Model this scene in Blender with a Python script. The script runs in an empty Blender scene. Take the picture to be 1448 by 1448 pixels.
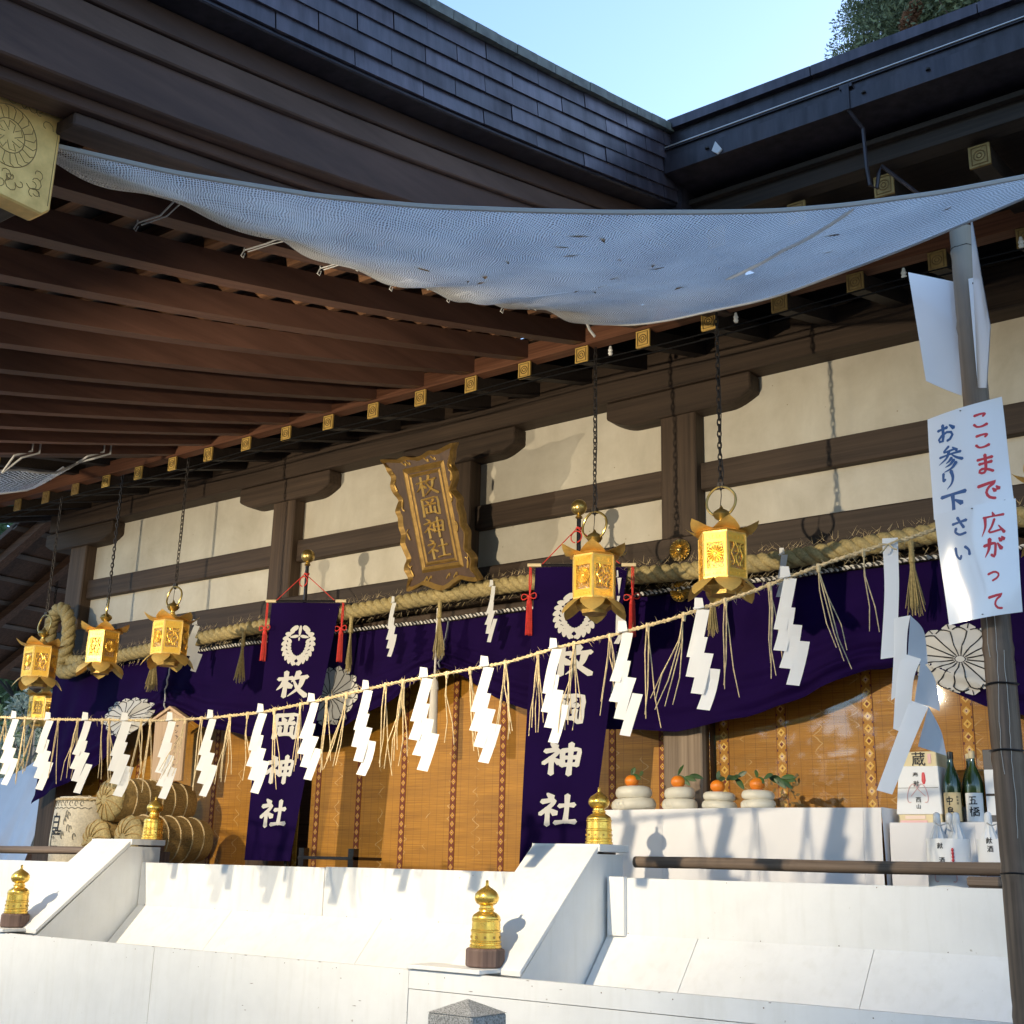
import bpy, bmesh, math, random
import numpy as np
from mathutils import Vector, Matrix
random.seed(7); rng = np.random.default_rng(7)
sc = bpy.context.scene
C = sc.collection
H = 1.6            # camera height above the ground; all z below are measured from eye level
R_ = math.radians
# ------------------------------------------------------------------ camera
pitch, yaw, roll = 0.28296, 0.64423, 0.02450
fw = Vector((-math.sin(yaw)*math.cos(pitch), math.cos(yaw)*math.cos(pitch), math.sin(pitch)))
rt = Vector((math.cos(yaw), math.sin(yaw), 0)); up = rt.cross(fw)
r2 = rt*math.cos(roll)+up*math.sin(roll); u2 = up*math.cos(roll)-rt*math.sin(roll)
cam = bpy.data.objects.new('camera', bpy.data.cameras.new('camera')); C.objects.link(cam)
M = Matrix((r2, u2, -fw)).transposed().to_4x4(); M.translation = Vector((0, 0, H)); cam.matrix_world = M
cam.data.sensor_width = 36; cam.data.lens = 36*1724.3/1448; cam.data.clip_end = 500; cam.data.clip_start = .05
sc.camera = cam
# ------------------------------------------------------------------ sky, sun, exposure
w = bpy.data.worlds.new("World"); sc.world = w; w.use_nodes = True
wn = w.node_tree; sky = wn.nodes.new('ShaderNodeTexSky'); sky.sky_type = 'NISHITA'; sky.sun_disc = False
SUN_EL, SUN_AZ = R_(22), R_(8)
sky.sun_elevation = SUN_EL; sky.sun_rotation = SUN_AZ; sky.air_density = 1.0; sky.dust_density = .4; sky.ozone_density = 2.6
bg = wn.nodes['Background']; bg.inputs[1].default_value = .15
wn.links.new(sky.outputs[0], bg.inputs[0])
sun = bpy.data.objects.new('sun', bpy.data.lights.new('sun', 'SUN')); C.objects.link(sun)
sun.data.energy = 2.0; sun.data.angle = R_(.5); sun.data.color = (1, .93, .82)
sd = Vector((math.sin(SUN_AZ)*math.cos(SUN_EL), math.cos(SUN_AZ)*math.cos(SUN_EL), math.sin(SUN_EL)))
sun.rotation_euler = sd.to_track_quat('Z', 'Y').to_euler()
vs = sc.view_settings
vs.view_transform = 'Standard'; vs.look = 'None'; vs.gamma = 1; vs.use_curve_mapping = False; vs.exposure = 1.42
LAMP_P, LAMP_P2 = 470, 470
# ------------------------------------------------------------------ helpers
class MB:
    def __init__(s): s.v = []; s.f = []; s.uv = []
    def add(s, vs, fs, uvs=None):
        n = len(s.v); s.v += [tuple(map(float, p)) for p in vs]
        s.f += [tuple(i+n for i in q) for q in fs]
        s.uv += list(uvs) if uvs is not None else [(0, 0)]*len(vs)
        return s
    def box(s, x0, x1, y0, y1, z0, z1):
        return s.add([(x0,y0,z0),(x1,y0,z0),(x1,y1,z0),(x0,y1,z0),(x0,y0,z1),(x1,y0,z1),(x1,y1,z1),(x0,y1,z1)],
              [(0,3,2,1),(4,5,6,7),(0,1,5,4),(1,2,6,5),(2,3,7,6),(3,0,4,7)])
    def obox(s, c, a, b, d):
        c, a, b, d = map(Vector, (c, a, b, d)); P = []
        for k in (-1, 1):
            for i, j in ((-1,-1),(1,-1),(1,1),(-1,1)): P.append(c+i*a+j*b+k*d)
        return s.add(P, [(0,3,2,1),(4,5,6,7),(0,1,5,4),(1,2,6,5),(2,3,7,6),(3,0,4,7)])
    def prism(s, poly, lo, hi, plane='xz'):
        n = len(poly)
        def p(a, b, t): return {'xz': (a, t, b), 'yz': (t, a, b), 'xy': (a, b, t)}[plane]
        vs = [p(a, b, lo) for a, b in poly]+[p(a, b, hi) for a, b in poly]
        return s.add(vs, [tuple(range(n)), tuple(range(2*n-1, n-1, -1))]+[(i, (i+1) % n, n+(i+1) % n, n+i) for i in range(n)])
    def tube(s, pts, r, n=6, closed=False, cap=True):
        pts = [Vector(p) for p in pts]; m = len(pts)
        rs = [float(q) for q in r] if isinstance(r, (list, tuple)) else [float(r)]*m
        T = []
        for i in range(m):
            a = pts[(i-1) % m] if (i > 0 or closed) else pts[i]; b = pts[(i+1) % m] if (i < m-1 or closed) else pts[i]
            t = b-a; T.append(t.normalized() if t.length > 1e-9 else Vector((0, 0, 1)))
        ref = Vector((0, 0, 1)) if abs(T[0].z) < .9 else Vector((1, 0, 0))
        nv = (ref-T[0]*ref.dot(T[0])).normalized(); V = []
        for i in range(m):
            nv = nv-T[i]*nv.dot(T[i])
            nv = nv.normalized() if nv.length > 1e-6 else T[i].orthogonal().normalized()
            bv = T[i].cross(nv)
            for k in range(n):
                a = 2*math.pi*k/n; V.append(pts[i]+rs[i]*(nv*math.cos(a)+bv*math.sin(a)))
        F = [(i*n+k, i*n+(k+1) % n, ((i+1) % m)*n+(k+1) % n, ((i+1) % m)*n+k) for i in range(m if closed else m-1) for k in range(n)]
        if cap and not closed: F += [tuple(range(n-1, -1, -1)), tuple(range((m-1)*n, m*n))]
        return s.add(V, F)
    def lathe(s, prof, c=(0, 0, 0), n=16, ph=0):
        V = []; F = []; m = len(prof)
        for r, z in prof:
            for k in range(n):
                a = 2*math.pi*k/n+ph; V.append((c[0]+r*math.cos(a), c[1]+r*math.sin(a), c[2]+z))
        for i in range(m-1):
            for k in range(n): F.append((i*n+k, i*n+(k+1) % n, (i+1)*n+(k+1) % n, (i+1)*n+k))
        F += [tuple(range(n-1, -1, -1)), tuple(range((m-1)*n, m*n))]
        return s.add(V, F)
    def grid(s, fn, nu, nv, closed_u=False):
        V = []; U = []; F = []
        for j in range(nv+1):
            for i in range(nu+1):
                V.append(fn(i/nu, j/nv)); U.append((i/nu, j/nv))
        for j in range(nv):
            for i in range(nu): F.append((j*(nu+1)+i, j*(nu+1)+i+1, (j+1)*(nu+1)+i+1, (j+1)*(nu+1)+i))
        return s.add(V, F, U)
    def loft(s, secs, cap=True):
        n = len(secs[0]); V = [p for q in secs for p in q]; F = []
        for i in range(len(secs)-1):
            for k in range(n): F.append((i*n+k, i*n+(k+1) % n, (i+1)*n+(k+1) % n, (i+1)*n+k))
        if cap: F += [tuple(range(n-1, -1, -1)), tuple(range((len(secs)-1)*n, len(secs)*n))]
        return s.add(V, F)
BASE = {}
def _root(o):
    while o.parent: o = o.parent
    return o
def mesh(name, mb, mat, off=(0, 0, 0), smooth=False, recalc=True, uv=False, ang=40):
    me = bpy.data.meshes.new(name)
    ox, oy, oz = off
    me.from_pydata([(x-ox, y-oy, z-oz) for x, y, z in mb.v], [], mb.f)
    if uv:
        L = me.uv_layers.new(name='UVMap'); idx = np.empty(len(me.loops), dtype=np.int32); me.loops.foreach_get('vertex_index', idx)
        L.data.foreach_set('uv', np.array(mb.uv, dtype=np.float32)[idx].ravel())
    if recalc:
        b = bmesh.new(); b.from_mesh(me); bmesh.ops.recalc_face_normals(b, faces=b.faces); b.to_mesh(me); b.free()
    for m in (mat if isinstance(mat, (list, tuple)) else [mat]): me.materials.append(m)
    if smooth:
        me.polygons.foreach_set('use_smooth', [True]*len(me.polygons)); me.set_sharp_from_angle(angle=R_(ang))
    return me
def tag(o, label=None, cat=None, group=None, kind=None):
    if label: o['label'] = label
    if cat: o['category'] = cat
    if group: o['group'] = group
    if kind: o['kind'] = kind
    return o
def thing(name, label, cat, loc=(0, 0, 0), group=None, rz=0):
    o = bpy.data.objects.new(name, None); C.objects.link(o); o.empty_display_size = .1
    o.location = (loc[0], loc[1], loc[2]+H); o.rotation_euler = (0, 0, rz); BASE[o.name] = loc
    return tag(o, label, cat, group)
def part(name, mb, mat, parent, at=None, smooth=False, kind=None, label=None, uv=False, me=None, recalc=True, ang=40, bevel=0):
    """mesh in world coordinates (z from eye level) -> child of parent; with `at`, the mesh is about its own origin placed at `at`."""
    base = Vector(BASE[_root(parent).name])
    if me is None: me = mesh(name, mb, mat, off=(0, 0, 0) if at is not None else base, smooth=smooth, uv=uv, recalc=recalc, ang=ang)
    o = bpy.data.objects.new(name, me); C.objects.link(o); o.parent = parent
    if at is not None: o.location = Vector(at)-base
    if parent.parent is not None: o.location -= parent.location
    if bevel:
        bm = o.modifiers.new('b', 'BEVEL'); bm.width = bevel; bm.segments = 1; bm.limit_method = 'ANGLE'
    return tag(o, label, None, None, kind)
def solo(name, mb, mat, label, cat, loc=(0, 0, 0), group=None, smooth=False, kind=None, uv=False, recalc=True, ang=40):
    me = mesh(name, mb, mat, off=loc, smooth=smooth, uv=uv, recalc=recalc, ang=ang)
    o = bpy.data.objects.new(name, me); C.objects.link(o); o.location = (loc[0], loc[1], loc[2]+H); BASE[o.name] = loc
    return tag(o, label, cat, group, kind)
def copy_tree(o, parent=None):
    c = o.copy(); C.objects.link(c)
    if parent is not None: c.parent = parent
    for ch in list(o.children): copy_tree(ch, c)
    return c
def place(o, loc, rz=0, label=None, scale=None):
    o.location = (loc[0], loc[1], loc[2]+H); o.rotation_euler[2] = rz; BASE[o.name] = loc
    if label: o['label'] = label
    if scale: o.scale = (scale,)*3
    return o
def structure(name, mb, mat, smooth=False, uv=False):
    me = mesh(name, mb, mat, off=(0, 0, -H), smooth=smooth, uv=uv)
    o = bpy.data.objects.new(name, me); C.objects.link(o); o['kind'] = 'structure'; return o
def lerp(a, b, t): return a+(b-a)*t
def interp(x, T): return float(np.interp(x, [t[0] for t in T], [t[1] for t in T]))
def catmull(P, n):
    P = [Vector(p) for p in P]
    if len(P) == 2: return [P[0].lerp(P[1], i/n) for i in range(n+1)]
    Q = [2*P[0]-P[1]]+P+[2*P[-1]-P[-2]]; out = []
    m = len(P)-1
    for i in range(n+1):
        t = i/n*m; k = min(int(t), m-1); f = t-k; a, b, c, d = Q[k:k+4]
        out.append(.5*((2*b)+(c-a)*f+(2*a-5*b+4*c-d)*f*f+(3*b-a-3*c+d)*f**3))
    return out
# ------------------------------------------------------------------ materials
class NT:
    def __init__(s, name):
        s.m = bpy.data.materials.new(name); s.m.use_nodes = True; s.t = s.m.node_tree
        s.b = s.t.nodes['Principled BSDF']; s.out = s.t.nodes['Material Output']
    def n(s, typ, props=None, **k):
        nd = s.t.nodes.new('ShaderNode'+typ)
        for a, v in (props or {}).items(): setattr(nd, a, v)
        for a, v in k.items():
            key = int(a[1:]) if a[0] == 'i' and a[1:].isdigit() else a.replace('_', ' ')
            s.put(nd.inputs[key], v)
        return nd
    def put(s, sock, v):
        if isinstance(v, bpy.types.Node): s.t.links.new(v.outputs[0], sock)
        elif isinstance(v, bpy.types.NodeSocket): s.t.links.new(v, sock)
        else: sock.default_value = v
    def math(s, op, a, b=0., c=None):
        k = dict(i0=a, i1=b)
        if c is not None: k['i2'] = c
        return s.n('Math', {'operation': op}, **k)
    def ramp(s, fac, stops, interp='LINEAR'):
        nd = s.n('ValToRGB', None, Fac=fac); cr = nd.color_ramp; cr.interpolation = interp
        while len(cr.elements) < len(stops): cr.elements.new(.5)
        for e, (p, c) in zip(cr.elements, stops): e.position = p; e.color = (*c, 1) if len(c) == 3 else c
        return nd
    def obj(s, scale=(1, 1, 1), rand=True):
        tc = s.n('TexCoord'); mp = s.n('Mapping', None, Vector=tc.outputs['Object'], Scale=scale)
        if rand:
            oi = s.n('ObjectInfo'); mm = s.math('MULTIPLY', oi.outputs['Random'], 37.)
            cb = s.n('CombineXYZ', None, X=mm, Y=mm, Z=mm); s.put(mp.inputs['Location'], cb)
        return mp
    def noise(s, vec, scale=5., detail=4., rough=.5, dist=0.):
        return s.n('TexNoise', None, Vector=vec, Scale=scale, Detail=detail, Roughness=rough, Distortion=dist)
    def bump(s, h, strength=.3, dist=.01):
        b = s.n('Bump', None, Strength=strength, Distance=dist, Height=h); s.put(s.b.inputs['Normal'], b); return b
    def set(s, **k):
        for a, v in k.items(): s.put(s.b.inputs[a.replace('_', ' ')], v)
        return s
    def mixc(s, fac, a, b, mode='MIX'):
        nd = s.n('Mix', {'data_type': 'RGBA', 'blend_type': mode}); s.put(nd.inputs[0], fac); s.put(nd.inputs[6], a); s.put(nd.inputs[7], b); return nd.outputs[2]
def col(c): return (*c, 1) if len(c) == 3 else c
def plain(name, c, rough=.6, metal=0., var=.0, scale=8., bump=0., bscale=60., **k):
    t = NT(name); t.set(Roughness=rough, Metallic=metal, **k)
    if var:
        nz = t.noise(t.obj(), scale, 5.)
        t.set(Base_Color=t.ramp(nz, [(.3, tuple(x*(1-var) for x in c)), (.7, tuple(min(1, x*(1+var)) for x in c))]))
    else: t.set(Base_Color=col(c))
    if bump: t.bump(t.noise(t.obj(), bscale, 4.), bump, .004)
    return t.m
def wood(name, c1, c2, axis='x', rough=.65, fine=34., stain=.22, bump=.25):
    t = NT(name); sc_ = {'x': (.5, fine, fine), 'y': (fine, .5, fine*.22), 'z': (fine, fine, .5)}[axis]
    g = t.noise(t.obj(sc_), 1.3, 7., .66, .25); big = t.noise(t.obj((.9, .9, .9)), 1.7, 3.)
    c = t.ramp(g, [(.28, c1), (.72, c2)])
    bl = t.ramp(big, [(.3, (1-stain,)*3), (.7, (1, 1, 1))])
    cc = t.mixc(1., c.outputs[0], bl.outputs[0], 'MULTIPLY')
    oi = t.n('ObjectInfo'); rr = t.n('MapRange', None, i0=oi.outputs['Random'], i3=.78, i4=1.18)
    hs = t.n('HueSaturation', None, Value=rr.outputs[0], Color=cc)
    t.set(Base_Color=hs, Roughness=rough, Specular_IOR_Level=.3); t.bump(g, bump, .004)
    return t.m
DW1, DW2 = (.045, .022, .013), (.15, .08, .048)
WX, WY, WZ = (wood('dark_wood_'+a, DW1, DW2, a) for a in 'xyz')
SHADEW = wood('shaded_eave_wood', (.012, .009, .008), (.04, .028, .022), 'x')  # eave timber in shade: the darkness is put into the wood colour
RAFT = wood('rafter_wood', (.075, .034, .023), (.145, .07, .048), 'y', .6)
BATT = wood('batten_wood', (.08, .035, .02), (.24, .12, .06), 'x')
POSTW = wood('post_wood', (.038, .023, .014), (.115, .074, .047), 'z', fine=20)
BEAMW = wood('beam_wood', (.026, .016, .01), (.082, .053, .035), 'x', fine=20)
HAFU = wood('bargeboard_wood', (.045, .023, .017), (.115, .066, .05), 'y', .6, 18)
HAFU2 = wood('weathered_bargeboard_wood', (.058, .034, .026), (.135, .086, .069), 'y', .7, 22)
BOARD = wood('roof_board_wood', (.06, .042, .032), (.15, .11, .085), 'y', .8)
RAILW = wood('rail_wood', (.11, .075, .055), (.3, .22, .16), 'x', .7)
PALEW = wood('pale_wood', (.42, .27, .15), (.62, .43, .27), 'z', .6, stain=.1)
BLOCKW = wood('block_wood', (.09, .055, .045), (.2, .135, .11), 'z', .75)
def mk_plaster():
    t = NT('plaster'); n1 = t.noise(t.obj(rand=False), 1.7, 8., .68, .4); n2 = t.noise(t.obj((3, 3, .8), False), 1.3, 6., .6)
    c = t.ramp(n1, [(.3, (.44, .40, .325)), (.66, (.56, .52, .435))]); d = t.ramp(n2, [(.3, (.9, .88, .85)), (.62, (1, 1, 1))])
    sp = t.n('TexVoronoi', {'feature': 'F1'}, Vector=t.obj(rand=False), Scale=7.); s2 = t.ramp(sp.outputs['Distance'], [(.02, (.55, .48, .4)), (.05, (1, 1, 1))])
    cc = t.mixc(1., t.mixc(1., c.outputs[0], d.outputs[0], 'MULTIPLY'), s2.outputs[0], 'MULTIPLY')
    t.set(Base_Color=cc, Roughness=.9); t.bump(t.noise(t.obj(rand=False), 40., 5.), .12, .004); return t.m
PLASTER = mk_plaster()
def mk_copper(name='copper_tile_patina', k=1.):
    t = NT(name); st = t.noise(t.obj((9, 9, 1.2)), 2., 5., .6); n2 = t.noise(t.obj(), 3.5, 4.)
    oi = t.n('ObjectInfo'); rr = t.n('MapRange', None, i0=oi.outputs['Random'], i3=.7, i4=1.4)
    c = t.ramp(st, [(.3, (.026*k, .022*k, .031*k)), (.75, (.085*k, .072*k, .092*k))]); hs = t.n('HueSaturation', None, Value=rr.outputs[0], Color=c)
    ro = t.ramp(n2, [(.3, (.28,)*3), (.7, (.55,)*3)])
    t.set(Base_Color=hs, Roughness=ro, Metallic=.35, Specular_IOR_Level=.55); t.bump(n2, .15, .006); return t.m
COPPER = mk_copper(); DARKMETAL = mk_copper('dark_sheet_metal', .5)
VERDI = plain('weathered_copper_cap', (.13, .14, .125), .6, .2, .4, 14)
def mk_gold(name, c=(.95, .62, .13), rough=.3, metal=.85, var=.25, bump=.0, bs=50):
    t = NT(name); n1 = t.noise(t.obj(), 14., 5., .6)
    t.set(Base_Color=t.ramp(n1, [(.3, tuple(x*(1-var) for x in c)), (.65, c)]), Metallic=metal, Roughness=t.ramp(n1, [(.3, (rough+.18,)*3), (.7, (rough,)*3)]))
    if bump: t.bump(t.noise(t.obj(), bs, 3.), bump, .003)
    return t.m
GOLD = mk_gold('polished_gold', rough=.2); GOLDM = mk_gold('matt_gold', (.82, .55, .16), .42, .6)
GOLDL = mk_gold('gilt_lantern_metal', (1, .6, .1), .3, .78, .15); GOLDD = mk_gold('aged_gilt', (.5, .32, .09), .42, .7, .4)
BRASS = mk_gold('brass', (.55, .4, .14), .25, .9)
GOLDE = mk_gold('gilt_end_plate', (.86, .56, .19), .5, .45, .25, .1, 30)
GOLDLINE = plain('engraved_line', (.16, .10, .035), .6, .3); ENGRAVE = plain('fine_engraving', (.3, .2, .08), .6, .3)
def mk_paint(name, c, dirt=.1, rough=.5):
    t = NT(name); n1 = t.noise(t.obj(rand=False), 2.2, 7., .65); n2 = t.noise(t.obj((14, 14, 1.6), False), 1.3, 5.); n3 = t.noise(t.obj((1, 1, 1), False), 30., 3.)
    a = t.ramp(n1, [(.3, tuple(x*(1-dirt) for x in c)), (.6, c)]); b = t.ramp(n2, [(.27, (1-dirt*.5, 1-dirt*.55, 1-dirt*.7)), (.5, (1, 1, 1))])
    s3 = t.ramp(n3, [(.2, (.6, .55, .5)), (.26, (1, 1, 1))])
    t.set(Base_Color=t.mixc(1., t.mixc(1., a.outputs[0], b.outputs[0], 'MULTIPLY'), s3.outputs[0], 'MULTIPLY'), Roughness=rough); t.bump(n1, .1, .004); return t.m
WHITE = mk_paint('white_paint', (.81, .80, .775), .10); SEAM = plain('seam_shadow_gap', (.06, .05, .045), .9)
def mk_cloth(name, c, var=.15, rough=.85, weave=260., sheen=.2, trans=0.):
    t = NT(name); n1 = t.noise(t.obj(rand=False), 3., 4.)
    t.set(Base_Color=t.ramp(n1, [(.3, tuple(x*(1-var) for x in c)), (.7, tuple(x*(1+var) for x in c))]), Roughness=rough, Sheen_Weight=sheen, Specular_IOR_Level=.06 if c[2] < .1 else .2)
    t.bump(t.noise(t.obj(rand=False), weave, 2.), .2, .001); return t.m
PURPLE = mk_cloth('purple_cloth', (.0085, .0018, .034), .12, sheen=0); PURPLE2 = mk_cloth('banner_cloth', (.008, .0017, .033), .1, sheen=0)
CRESTW = mk_cloth('crest_white', (.55, .53, .5), .06); LINEN = mk_cloth('white_linen', (.78, .76, .76), .04)
def mk_paper(name, c=(.86, .85, .82), tr=.25):
    t = NT(name); t.set(Base_Color=col(c), Roughness=.75); tl = t.n('BsdfTranslucent', None, Color=col(c)); mx = t.n('MixShader', None, i0=tr, i1=t.b, i2=tl)
    t.put(t.out.inputs[0], mx); return t.m
PAPER = mk_paper('white_paper', (.76, .75, .73), .3); PAPERG = mk_paper('grey_paper', (.62, .63, .66), .15)
def mk_straw(name, c=(.5, .37, .15), k=.35):
    t = NT(name); n1 = t.noise(t.obj((1, 1, 1)), 60., 4.); n2 = t.noise(t.obj(), 5., 3.)
    a = t.ramp(n1, [(.3, tuple(x*(1-k) for x in c)), (.7, tuple(min(1, x*1.2) for x in c))]); b = t.ramp(n2, [(.3, (.75, .75, .75)), (.7, (1.05, 1.02, .98))])
    t.set(Base_Color=t.mixc(1., a.outputs[0], b.outputs[0], 'MULTIPLY'), Roughness=.75); t.bump(n1, .4, .004); return t.m
STRAW = mk_straw('straw', (.37, .29, .125)); STRAWP = mk_straw('pale_straw', (.62, .48, .27)); STRAWD = mk_straw('straw_mat', (.4, .26, .09))
IRON = plain('dark_iron', (.035, .03, .028), .5, .6, .3); CABLE = plain('black_cable', (.008, .008, .009), .9, Specular_IOR_Level=.1)
BLACK = plain('black_ink', (.012, .011, .012), .6); LACQ = plain('black_lacquer', (.012, .01, .012), .25)
RED = plain('red_cord', (.55, .03, .02), .7, 0, .2, 40); REDINK = plain('red_ink', (.6, .035, .05), .5); BLUEINK = plain('blue_ink', (.02, .09, .26), .5)
PINKINK = plain('pale_red_print', (.75, .45, .43), .6)
BONE = plain('pale_bar_tip', (.62, .5, .3), .5); INSUL = plain('white_insulator', (.7, .7, .68), .4)
GRANITE = None
def mk_granite():
    t = NT('granite'); n = t.noise(t.obj(rand=False), 130., 2.); n2 = t.noise(t.obj(rand=False), 6., 4.)
    a = t.ramp(n, [(.35, (.17, .165, .16)), (.5, (.34, .335, .32)), (.66, (.5, .49, .47))]); b = t.ramp(n2, [(.3, (.8, .8, .78)), (.7, (1, 1, 1))])
    t.set(Base_Color=t.mixc(1., a.outputs[0], b.outputs[0], 'MULTIPLY'), Roughness=.85); t.bump(n, .3, .003); return t.m
GRANITE = mk_granite()
def mk_blind():
    t = NT('split_bamboo'); tc = t.n('TexCoord'); sx = t.n('SeparateXYZ', None, Vector=tc.outputs['Object'])
    X, Z = sx.outputs[0], sx.outputs[2]
    reed = t.noise(t.n('Mapping', None, Vector=tc.outputs['Object'], Scale=(2.2, 1, 210)), 1., 3., .6)
    big = t.noise(t.n('Mapping', None, Vector=tc.outputs['Object'], Scale=(1.2, 1, 9)), 1., 4.)
    c = t.ramp(reed, [(.3, (.28, .12, .009)), (.55, (.46, .21, .02)), (.75, (.56, .29, .042))]); b = t.ramp(big, [(.3, (.72, .68, .62)), (.7, (1.05, 1.03, 1.))])
    base = t.mixc(1., c.outputs[0], b.outputs[0], 'MULTIPLY')
    # pale lightning marks where the split reeds change side
    wob = t.noise(t.n('Mapping', None, Vector=tc.outputs['Object'], Scale=(3, 1, 14)), 1., 2.)
    pp = t.math('PINGPONG', t.math('MULTIPLY', Z, 1.), .055); off = t.math('MULTIPLY', pp, 1.35)
    xx = t.math('ADD', t.math('ADD', X, off), t.math('MULTIPLY', wob, .10))
    fr = t.math('SUBTRACT', t.math('FRACT', t.math('DIVIDE', xx, .27)), .5)
    line = t.math('LESS_THAN', t.math('ABSOLUTE', fr), .022)
    mask = t.ramp(t.noise(t.n('Mapping', None, Vector=tc.outputs['Object'], Scale=(5, 1, 5)), 1., 2.), [(.47, (0, 0, 0)), (.58, (.55, .55, .55))])
    f = t.math('MULTIPLY', line, mask)
    thr = t.math('LESS_THAN', t.math('ABSOLUTE', t.math('SUBTRACT', t.math('FRACT', t.math('DIVIDE', X, .085)), .5)), .03)
    base2 = t.mixc(f, base, (.62, .43, .19, 1)); base3 = t.mixc(t.math('MULTIPLY', thr, .35), base2, (.1, .045, .01, 1))
    t.set(Base_Color=base3, Roughness=.5, Specular_IOR_Level=.35); t.bump(reed, .5, .004); return t.m
BLIND = mk_blind()
def mk_ribbon():
    t = NT('woven_ribbon'); tc = t.n('TexCoord'); sx = t.n('SeparateXYZ', None, Vector=tc.outputs['Object']); X, Z = sx.outputs[0], sx.outputs[2]
    u = t.math('ABSOLUTE', t.math('DIVIDE', X, .075)); v = t.math('DIVIDE', Z, .083); fv = t.math('ABSOLUTE', t.math('SUBTRACT', t.math('FRACT', v), .5))
    d = t.math('ADD', u, fv); idx = t.math('FLOOR', t.math('MODULO', t.math('ADD', v, 300.), 3.))
    dia = t.ramp(t.math('DIVIDE', idx, 3.), [(0, (.62, .3, .03)), (.3, (.72, .5, .38)), (.63, (.22, .02, .015))], 'CONSTANT')
    ring = t.math('LESS_THAN', d, .36); core = t.math('LESS_THAN', d, .2); dot = t.math('LESS_THAN', d, .09)
    c = t.mixc(ring, (.45, .2, .015, 1), (.75, .5, .12, 1)); c = t.mixc(core, c, dia.outputs[0]); c = t.mixc(dot, c, (.12, .03, .01, 1))
    tri = t.math('MULTIPLY', t.math('GREATER_THAN', fv, .4), t.math('GREATER_THAN', t.math('ADD', u, t.math('MULTIPLY', fv, -.4)), .16)); c = t.mixc(tri, c, (.1, .012, .02, 1))
    bd = t.math('GREATER_THAN', u, .46); c = t.mixc(bd, c, (.2, .05, .01, 1))
    t.set(Base_Color=c, Roughness=.7); return t.m
RIBBON = mk_ribbon()
def mk_dimribbon():
    t = NT('faded_red_ribbon'); tc = t.n('TexCoord'); sx = t.n('SeparateXYZ', None, Vector=tc.outputs['Object']); X, Z = sx.outputs[0], sx.outputs[2]
    u = t.math('ABSOLUTE', t.math('DIVIDE', X, .06)); v = t.math('DIVIDE', Z, .07); fv = t.math('ABSOLUTE', t.math('SUBTRACT', t.math('FRACT', v), .5)); d = t.math('ADD', u, fv)
    c = t.mixc(t.math('LESS_THAN', d, .38), (.16, .035, .01, 1), (.55, .3, .05, 1)); c = t.mixc(t.math('LESS_THAN', d, .2), c, (.3, .05, .02, 1)); c = t.mixc(t.math('LESS_THAN', d, .09), c, (.65, .48, .3, 1))
    t.set(Base_Color=c, Roughness=.75); return t.m
RIBBOND = mk_dimribbon()
def mk_net(name='white_netting', pitch=.0145, cover=.72):
    t = NT(name); tc = t.n('TexCoord'); sx = t.n('SeparateXYZ', None, Vector=tc.outputs['UV']); U, V = sx.outputs[0], sx.outputs[1]
    n1 = t.noise(tc.outputs['UV'], 2., 4.)
    dn = t.noise(tc.outputs['UV'], 7., 3.); dd = t.math('MULTIPLY', t.math('SUBTRACT', dn, .5), .05); U = t.math('ADD', U, dd); V = t.math('ADD', V, t.math('MULTIPLY', dd, .7))
    def lines(a): return t.math('ABSOLUTE', t.math('SUBTRACT', t.math('FRACT', t.math('DIVIDE', a, pitch)), .5))
    la = lines(t.math('ADD', U, t.math('MULTIPLY', V, .55))); lb = lines(t.math('SUBTRACT', U, t.math('MULTIPLY', V, .55)))
    mx = t.math('MAXIMUM', la, lb); al = t.math('GREATER_THAN', mx, t.math('MULTIPLY_ADD', n1, -.16, .5*(1-cover)+.2))
    c = t.ramp(n1, [(.3, (.8, .8, .82)), (.7, (.9, .9, .9))])
    t.set(Base_Color=c, Roughness=.6, Subsurface_Weight=0.)
    tl = t.n('BsdfTranslucent', None, Color=c); m1 = t.n('MixShader', None, i0=.68, i1=t.b, i2=tl); tr = t.n('BsdfTransparent')
    m2 = t.n('MixShader', None, i0=al, i1=tr, i2=m1); t.put(t.out.inputs[0], m2); return t.m
NET = mk_net(); NETG = mk_net('grey_netting', .03, .5)
NETHEM = mk_paper('white_webbing', (.5, .5, .5), .3)
def mk_glass(name, c=(1, 1, 1)):
    t = NT(name); tr = t.n('BsdfTransparent', None, Color=col(c)); gl = t.n('BsdfGlossy', None, Roughness=.03); fr = t.n('Fresnel', None, IOR=1.5)
    t.put(t.out.inputs[0], t.n('MixShader', None, i0=fr, i1=tr, i2=gl)); return t.m
GLASS = mk_glass('window_glass')
BOTTLE = NT('green_bottle_glass').set(Base_Color=(.012, .035, .014, 1), Roughness=.06, Specular_IOR_Level=.7, Coat_Weight=.5).m
BOTTLE2 = NT('olive_bottle_glass').set(Base_Color=(.03, .06, .012, 1), Roughness=.07, Specular_IOR_Level=.7, Coat_Weight=.5).m
LAMINATE = NT('laminated_white_sheet').set(Base_Color=(.8, .81, .84, 1), Roughness=.16, Coat_Weight=.6, Coat_Roughness=.08).m
MOCHI = plain('rice_cake', (.62, .58, .48), .5, 0, .1, 9, .15, 30, Coat_Weight=.15); ORANGE = plain('orange_peel', (.72, .2, .012), .4, 0, .15, 20, .3, 240)
LEAF = plain('citrus_leaf', (.035, .075, .02), .4, 0, .5, 8); LEAFD = plain('dried_leaf', (.16, .1, .03), .7, 0, .4, 12)
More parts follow.
